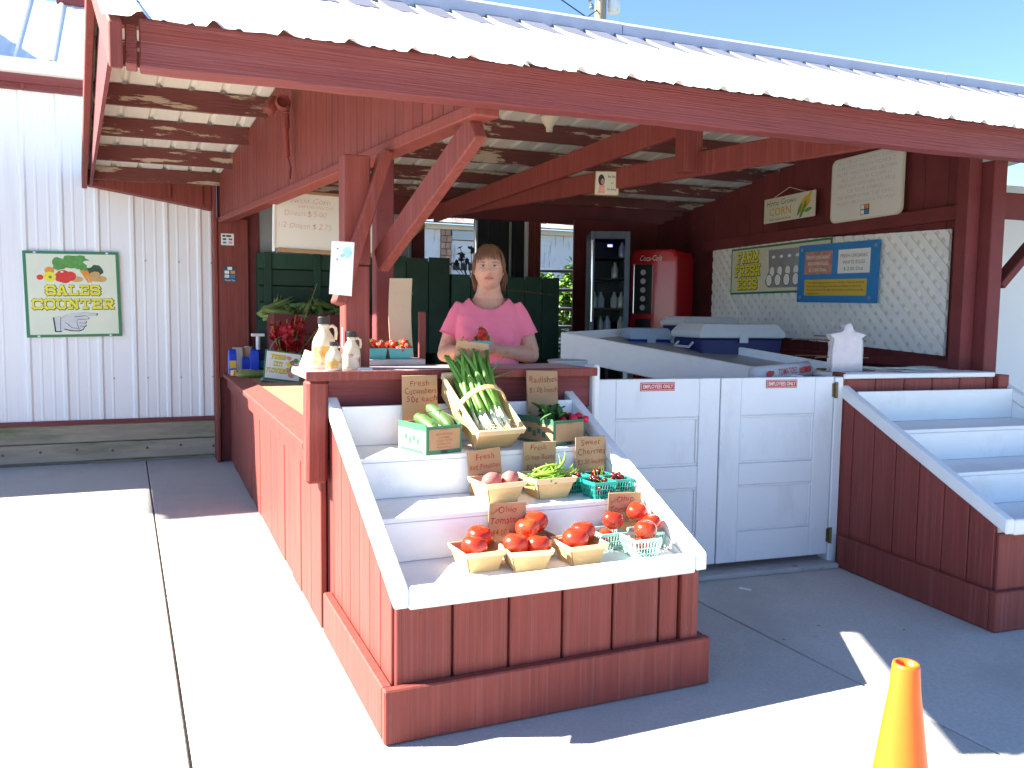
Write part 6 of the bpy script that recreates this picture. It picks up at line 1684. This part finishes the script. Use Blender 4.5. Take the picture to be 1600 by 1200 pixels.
# faint litter on the concrete: small leaf scraps
rs = random.Random(40)
for k, (x, y) in enumerate(((1.72, .22), (1.95, .30), (2.25, .12), (1.60, -.30), (-1.0, 3.0), (-.55, 2.5), (.9, -.55), (1.35, -.62))):
    b = MB(); b.face([(0, 0, .002), (.012, .004, .006), (.022, 0, .003), (.011, -.006, .005)]); o = b.build('dry_leaf', 'bark', None); o.location = (x, y, 0); o.rotation_euler = (0, 0, rs.uniform(0, 6))
    tag(o, 'tiny dry leaf scrap lying on the concrete', 'leaf', 'leaf scraps on the concrete')
o = MB().box(-.03, .03, -.012, .012, 0, .0015).build('tape_strip', 'paper', None); o.location = (1.98, .80, .0005); o.rotation_euler = (0, 0, -1.0); tag(o, 'scrap of white tape on the concrete before the gates', 'tape')

# ================================================================== THE WOMAN
wm = thing('person', 'woman in a pink t-shirt holding a basket of strawberries behind the counter', 'person', (1.035, 1.80, 0), (0, 0, -.38))
def ring(z, rx, ry, cy=0.0, cx=0.0, n_=28, pw=2.0, front=0.0):
    o = []
    for j in range(n_):
        a = 2 * PI * j / n_; c, s_ = math.cos(a), math.sin(a)
        x = math.copysign(abs(c) ** (2 / pw), c) * rx; y = math.copysign(abs(s_) ** (2 / pw), s_) * ry
        o.append((cx + x, cy + y, z))
    return o
def limb(b, pts, rad, seg=16): b.tube(pts, rad, seg)
def remeshed(b, name, mat, voxel, smooth_it=6, parent=None):
    me = bpy.data.meshes.new('tmp'); me.from_pydata([tuple(q) for q in b.v], [], b.f)
    bm = bmesh.new(); bm.from_mesh(me); bmesh.ops.recalc_face_normals(bm, faces=bm.faces); bm.to_mesh(me); bm.free()
    ob = bpy.data.objects.new('tmp', me); COL.objects.link(ob)
    md = ob.modifiers.new('r', 'REMESH'); md.mode = 'VOXEL'; md.voxel_size = voxel; md.use_smooth_shade = True
    if smooth_it:
        m2 = ob.modifiers.new('s', 'SMOOTH'); m2.factor = .5; m2.iterations = smooth_it
    dg = bpy.context.evaluated_depsgraph_get()
    ev = ob.evaluated_get(dg)
    out = bpy.data.meshes.new_from_object(ev, depsgraph=dg)
    bpy.data.objects.remove(ob)
    out.name = name
    out.materials.clear(); out.materials.append(M[mat])
    out.polygons.foreach_set('use_smooth', [True] * len(out.polygons))
    return put(name, out, None, parent)

HC = Vector((0.0, -.036, 1.541))
body = MB()
# trunk, neck
body.loft([ring(.80, .150, .115, .01), ring(.90, .160, .122, .01), ring(1.0, .142, .105, 0), ring(1.1, .146, .110, -.005), ring(1.2, .150, .115, -.01), ring(1.30, .142, .095, .0), ring(1.355, .112, .076, .01), ring(1.385, .082, .066, .01), ring(1.42, .066, .062, .0), ring(1.46, .060, .060, -.008), ring(1.53, .058, .060, -.015)])
# legs
for sx in (-1, 1):
    limb(body, [(sx * .09, .01, .86), (sx * .095, .005, .62), (sx * .09, 0, .47), (sx * .088, .015, .30), (sx * .085, .02, .08)], [.095, .078, .056, .054, .036])
    body.loft([ring(.0, .038, .10, -.045, sx * .088), ring(.03, .04, .10, -.045, sx * .088), ring(.07, .032, .06, -.02, sx * .087), ring(.10, .03, .04, .015, sx * .086)])
# arms
SHR, ELR, WRR = Vector((-.146, .015, 1.328)), Vector((-.232, .015, 1.085)), Vector((-.150, -.170, 1.115))
SHL, ELL, WRL = Vector((.146, .015, 1.328)), Vector((.238, .005, 1.085)), Vector((.030, -.185, 1.125))
for Sx, E_, Wr in ((SHR, ELR, WRR), (SHL, ELL, WRL)):
    limb(body, [tuple(Sx + (E_ - Sx) * t) for t in (-.05, .15, .4, .7, .95)], [.040, .052, .052, .048, .043])
    limb(body, [tuple(E_ + (Wr - E_) * t) for t in (-.04, .12, .35, .65, 1.0)], [.040, .046, .044, .036, .027])
# hands: palms under / beside the basket, five fingers each
BC = Vector((-.070, -.262, 1.150))           # basket centre in the person's frame
def hand(W0, P1, fd, nrm, thumb):
    """W0 wrist, P1 knuckle centre, fd finger direction, nrm across direction"""
    c = (W0 + P1) / 2
    d = (P1 - W0)
    up = d.cross(nrm).normalized()
    rings = []
    for t, w_, th in ((-.1, .024, .017), (.25, .031, .016), (.65, .039, .014), (1.0, .040, .012)):
        q = W0 + d * t; rr = []
        for j in range(14):
            a = 2 * PI * j / 14; rr.append(tuple(q + nrm.normalized() * w_ * math.cos(a) + up * th * math.sin(a)))
        rings.append(rr)
    body.loft(rings)
    for k, L_ in enumerate((.066, .074, .069, .054)):
        u = (-.029 + .0193 * k)
        b0_ = P1 + nrm.normalized() * u - d.normalized() * .01
        d1 = d.normalized(); 
        p1 = b0_ + d1 * (L_ * .42); p2 = p1 + (d1 * .55 + fd * .8).normalized() * L_ * .33; p3 = p2 + (d1 * .1 + fd).normalized() * L_ * .28
        body.tube([tuple(q) for q in (b0_, p1, p2, p3)], [.0092, .0088, .0080, .0062], 10)
    t0 = W0 + d * .25 + nrm.normalized() * .026 * thumb
    t1 = t0 + (d.normalized() * .6 + nrm.normalized() * thumb * .8 + up * .1).normalized() * .036; t2 = t1 + (d.normalized() * .85 + fd * .5).normalized() * .030
    body.tube([tuple(q) for q in (t0, t1, t2)], [.0125, .0105, .0075], 10)
hand(WRR, Vector((-.135, -.262, 1.130)), Vector((.6, 0, .25)).normalized(), Vector((.1, 0, 1)), 1)
hand(WRL, Vector((-.008, -.265, 1.148)), Vector((-.6, -.25, .1)).normalized(), Vector((0, .1, 1)), 1)
# head with modelled face
def head_fn(d):
    x, y, z = d.x, d.y, d.z
    k = 1.0
    f = max(0, -y)
    # jaw narrows
    return k
hb_ = MB()
seg, rg = 56, 44
rows = []
def gs(v, c, s_): return math.exp(-((v - c) / s_) ** 2)
for i in range(1, rg):
    th = PI * i / rg; row = []
    for j in range(seg):
        ph = 2 * PI * j / seg
        d = Vector((math.sin(th) * math.cos(ph), math.sin(th) * math.sin(ph), math.cos(th)))
        x, y, z = d.x * .0785, d.y * .097, d.z * .117
        if z < 0:                                    # taper to chin
            t = -z / .116
            x *= 1 - .13 * t ** 1.6; y *= 1 - .10 * t
            if d.y < 0: y -= .004 * t
        if d.y > 0 and z < -.02: y *= 1 - .25 * min(1, (-z - .02) / .08)
        f = max(0, -d.y)
        if f > 0:
            fx = abs(x)
            y += .010 * f * gs(z, .012, .017) * gs(fx, .030, .015)                 # eye sockets in
            y -= .004 * f * gs(z, .036, .012) * (1 if fx < .05 else .5)            # brow
            y -= .024 * f * gs(x, 0, .011) * gs(z, -.022, .013)                    # nose tip
            y -= .010 * f * gs(x, 0, .008) * gs(z, .002, .020)                     # nose bridge
            y -= .006 * f * gs(fx, .012, .006) * gs(z, -.026, .007)                # wings
            y -= .005 * f * gs(fx, .040, .020) * gs(z, -.020, .022)                # cheeks
            y -= .006 * f * gs(x, 0, .020) * gs(z, -.056, .009)                    # lips
            y += .004 * f * gs(x, 0, .022) * gs(z, -.072, .006)
            y -= .007 * f * gs(x, 0, .020) * gs(z, -.092, .014)                    # chin
        row.append(hb_.p(HC + Vector((x, y, z))))
    rows.append(row)
tp_, bt_ = hb_.p(HC + Vector((0, 0, .116))), hb_.p(HC + Vector((0, -.012, -.117)))
for j in range(seg):
    hb_.f.append([tp_, rows[0][j], rows[0][(j + 1) % seg]]); hb_.f.append([bt_, rows[-1][(j + 1) % seg], rows[-1][j]])
for i in range(len(rows) - 1):
    for j in range(seg): hb_.f.append([rows[i][j], rows[i + 1][j], rows[i + 1][(j + 1) % seg], rows[i][(j + 1) % seg]])
off = len(body.v); body.v += hb_.v; body.f += [[q + off for q in fc] for fc in hb_.f]
for sx in (-1, 1):
    body.ball(HC + Vector((sx * .078, .008, -.004)), (.010, .018, .030), 12, 9)
remeshed(body, 'body', 'skin', .0045, 2, wm)
# eyes, brows, lips
for sx in (-1, 1):
    e0 = HC + Vector((sx * .030, -.0790, .010))
    eb = MB(); eb.ball(e0, (.0135, .008, .0056), 14, 10); ey = eb.build('eye', 'eyewhite', wm, smooth=True)
    MB().ball(e0 + Vector((0, -.0052, .0005)), (.0062, .0036, .0056), 12, 8).build('iris', 'iris', ey, smooth=True)
    MB().tube([tuple(e0 + Vector(q)) for q in ((-.0155, .002, .001), (-.008, -.0066, .0052), (0, -.0088, .0062), (.008, -.0066, .0052), (.0155, .002, .001))], [.0012, .0028, .0034, .0028, .0012], 6).build('upper_lid', 'skin', ey, smooth=True)
    MB().tube([tuple(e0 + Vector(q)) for q in ((-.0150, .000, .0010), (-.008, -.0086, .0034), (0, -.0108, .0040), (.008, -.0086, .0034), (.0150, .000, .0010))], [.0006, .0012, .0014, .0012, .0006], 5).build('lashes', 'iris', ey)
    MB().tube([tuple(e0 + Vector((sx * q[0], q[1], q[2]))) for q in ((-.016, -.0110, .0165), (-.005, -.0112, .0178), (.009, -.0078, .0190), (.020, .002, .0150))], [.0014, .0022, .0019, .0008], 6).build('eyebrow', 'hair', wm)
MB().tube([tuple(HC + Vector(q)) for q in ((-.026, -.0830, -.0548), (-.013, -.0955, -.0528), (0, -.0990, -.0535), (.013, -.0955, -.0528), (.026, -.0830, -.0548))], [.0010, .0030, .0034, .0030, .0010], 8).build('lip', 'lip', wm, smooth=True)
MB().tube([tuple(HC + Vector(q)) for q in ((-.025, -.0830, -.0560), (-.012, -.0950, -.0582), (0, -.0982, -.0592), (.012, -.0950, -.0582), (.025, -.0830, -.0560))], [.0010, .0030, .0038, .0030, .0010], 8).build('lip', 'lip', wm, smooth=True)
# shirt
sh_ = MB()
sh_.loft([ring(.90, .174, .140, .005, pw=2.2), ring(.98, .164, .133, -.002, pw=2.2), ring(1.05, .166, .135, -.008, pw=2.2), ring(1.12, .172, .140, -.014, pw=2.2), ring(1.18, .174, .146, -.020, pw=2.2), ring(1.23, .170, .142, -.020, pw=2.2), ring(1.29, .164, .120, -.008, pw=2.3), ring(1.34, .150, .098, .004, pw=2.2), ring(1.372, .124, .088, .010, pw=2.1), ring(1.402, .094, .080, .012)])
for sx in (-1, 1):
    sh_.ball((sx * .074, -.100, 1.185), (.074, .064, .072), 18, 12)
for Sx, E_ in ((SHR, ELR), (SHL, ELL)):
    sh_.tube([tuple(Sx + (E_ - Sx) * t) for t in (-.12, .1, .3, .50, .58)], [.040, .056, .062, .0655, .067], 20)
shirt = remeshed(sh_, 'shirt', 'pink', .006, 5, wm)
# carve neckline: push verts of the shirt below the scoop
bm = bmesh.new(); bm.from_mesh(shirt.data)
kill = []
for v in bm.verts:
    x, y, z = v.co
    if z > 1.30 and abs(x) < .14:
        t = min(1, abs(x) / .105)
        zf = 1.328 + .060 * t ** 2.2 if y < .02 else 1.388
        if z > zf: kill.append(v)
bmesh.ops.delete(bm, geom=kill, context='VERTS')
kill = [v for v in bm.verts if v.co.z < .905]
bmesh.ops.delete(bm, geom=kill, context='VERTS')
# cloth folds
for v in bm.verts:
    x, y, z = v.co
    n_ = mnoise.noise(Vector((x * 9 + z * 5, y * 9, z * 16))) * .0035 + mnoise.noise(Vector((x * 22, y * 20, z * 30 + x * 18))) * .0016
    v.co += v.normal * (n_ if z < 1.3 else n_ * .4)
edge = [e for e in bm.edges if e.is_boundary]
rt = bmesh.ops.extrude_edge_only(bm, edges=edge)
for v in [q for q in rt['geom'] if isinstance(q, bmesh.types.BMVert)]:
    c = Vector((0, .01, v.co.z - .004)); dd = (v.co - c); v.co = c + dd * .965
bm.to_mesh(shirt.data); bm.free()
shirt.data.polygons.foreach_set('use_smooth', [True] * len(shirt.data.polygons))
# sleeve hems
for Sx, E_ in ((SHR, ELR), (SHL, ELL)):
    d = (E_ - Sx).normalized(); q = Sx + (E_ - Sx) * .575
    a = d.orthogonal().normalized(); b2 = d.cross(a)
    MB().tube([tuple(q + (a * math.cos(2 * PI * k / 24) + b2 * math.sin(2 * PI * k / 24)) * .0668) for k in range(25)], .0036, 6).build('sleeve_hem', 'pink', wm, smooth=True)
# trousers
tr = MB()
tr.loft([ring(.84, .185, .135, .008, pw=2.2), ring(.92, .190, .138, .005, pw=2.2), ring(.97, .178, .130, 0, pw=2.2)])
for sx in (-1, 1): tr.tube([(sx * .092, .01, .90), (sx * .098, .005, .62), (sx * .092, 0, .47), (sx * .09, .015, .30), (sx * .088, .02, .06)], [.105, .092, .072, .068, .06], 18)
remeshed(tr, 'trousers', 'jeans', .009, 3, wm)
# hair: cap plus many locks
hr = MB()
rs = random.Random(77)
def scalp(a, t, lift=0.0):
    """a azimuth (0 = +x, -pi/2 = face), t polar angle from the crown"""
    d = Vector((math.sin(t) * math.cos(a), math.sin(t) * math.sin(a), math.cos(t)))
    return HC + Vector((d.x * (.0805 + lift), d.y * (.1000 + lift), d.z * (.1225 + lift) ))
cap = []
for i in range(1, 16):
    row = []
    for j in range(40):
        a = 2 * PI * j / 40
        fr = max(0, -math.sin(a))
        tmax = 1.75 - 1.05 * (fr ** .7) + (.25 if math.sin(a) > .2 else 0)
        t = tmax * i / 15
        row.append(hr.p(scalp(a, t, .001 + .0015 * math.sin(9 * a + 3 * t))))
    cap.append(row)
c0 = hr.p(scalp(0, 0, .002))
for j in range(40): hr.f.append([c0, cap[0][j], cap[0][(j + 1) % 40]])
for i in range(14):
    for j in range(40): hr.f.append([cap[i][j], cap[i + 1][j], cap[i + 1][(j + 1) % 40], cap[i][(j + 1) % 40]])
for k in range(330):                                    # locks swept from the crown down and back
    a = rs.uniform(-.45, PI + .45); 
    n_ = 6; t1 = rs.uniform(1.2, 1.9); 
    pts = [scalp(a + .12 * math.sin(q * 2 + k), .12 + (t1 - .12) * q / n_, .003 + .004 * rs.random()) for q in range(n_ + 1)]
    hr.tube([tuple(q) for q in pts], [.0012] + [rs.uniform(.0028, .0042)] * (n_ - 1) + [.0010], 5)
for k in range(95):                                    # fringe over the forehead
    a = -PI / 2 + rs.gauss(0, .46); a = max(-PI / 2 - 1.05, min(-PI / 2 + 1.05, a))
    t1 = rs.uniform(.92, 1.20) + .35 * abs(a + PI / 2) ** 1.5
    sw = rs.gauss(0, .06)
    pts = [scalp(a * 1.0 + sw * q / 6, .25 + (t1 - .25) * q / 6, .004 + .006 * math.sin(PI * q / 6)) for q in range(7)]
    hr.tube([tuple(q) for q in pts], [.0015, .0026, .0028, .0026, .0024, .0018, .0007], 5)
for sx in (-1, 1):                                      # tied-back hair and side locks falling behind the neck
    for k in range(30):
        o_ = Vector((rs.gauss(0, .008), rs.gauss(0, .014), 0))
        p0 = HC + Vector((sx * .076, .012 + rs.uniform(-.025, .03), .03 + rs.uniform(-.02, .03)))
        ln = rs.uniform(.60, 1.0)
        p1 = HC + Vector((sx * .083, .030, -.035)) + o_; p2 = HC + Vector((sx * (.080 if sx > 0 else .074), .045, -.085 * ln)) + o_ * 1.3; p3 = HC + Vector((sx * (.072 if sx > 0 else .066), .05, -.130 * ln)) + o_ * 1.8
        hr.tube([tuple(q) for q in (p0, p1, p2, p3)], [.0020, .0032, .0030, .0008], 5)
for k in range(60):
    a = rs.uniform(0, 2 * PI); t1 = rs.uniform(.5, 1.5); l0 = rs.uniform(.004, .010)
    pts = [scalp(a + .25 * math.sin(k + q * .6), t1 * (.3 + .14 * q), l0 * (.3 + .25 * q)) for q in range(5)]
    if pts[-1].y < HC.y - .06 and pts[-1].z < HC.z + .05: continue
    hr.tube([tuple(q) for q in pts], [.0008, .0008, .0007, .0006, .0003], 4)
hr.build('hair', 'hair', wm, smooth=True)
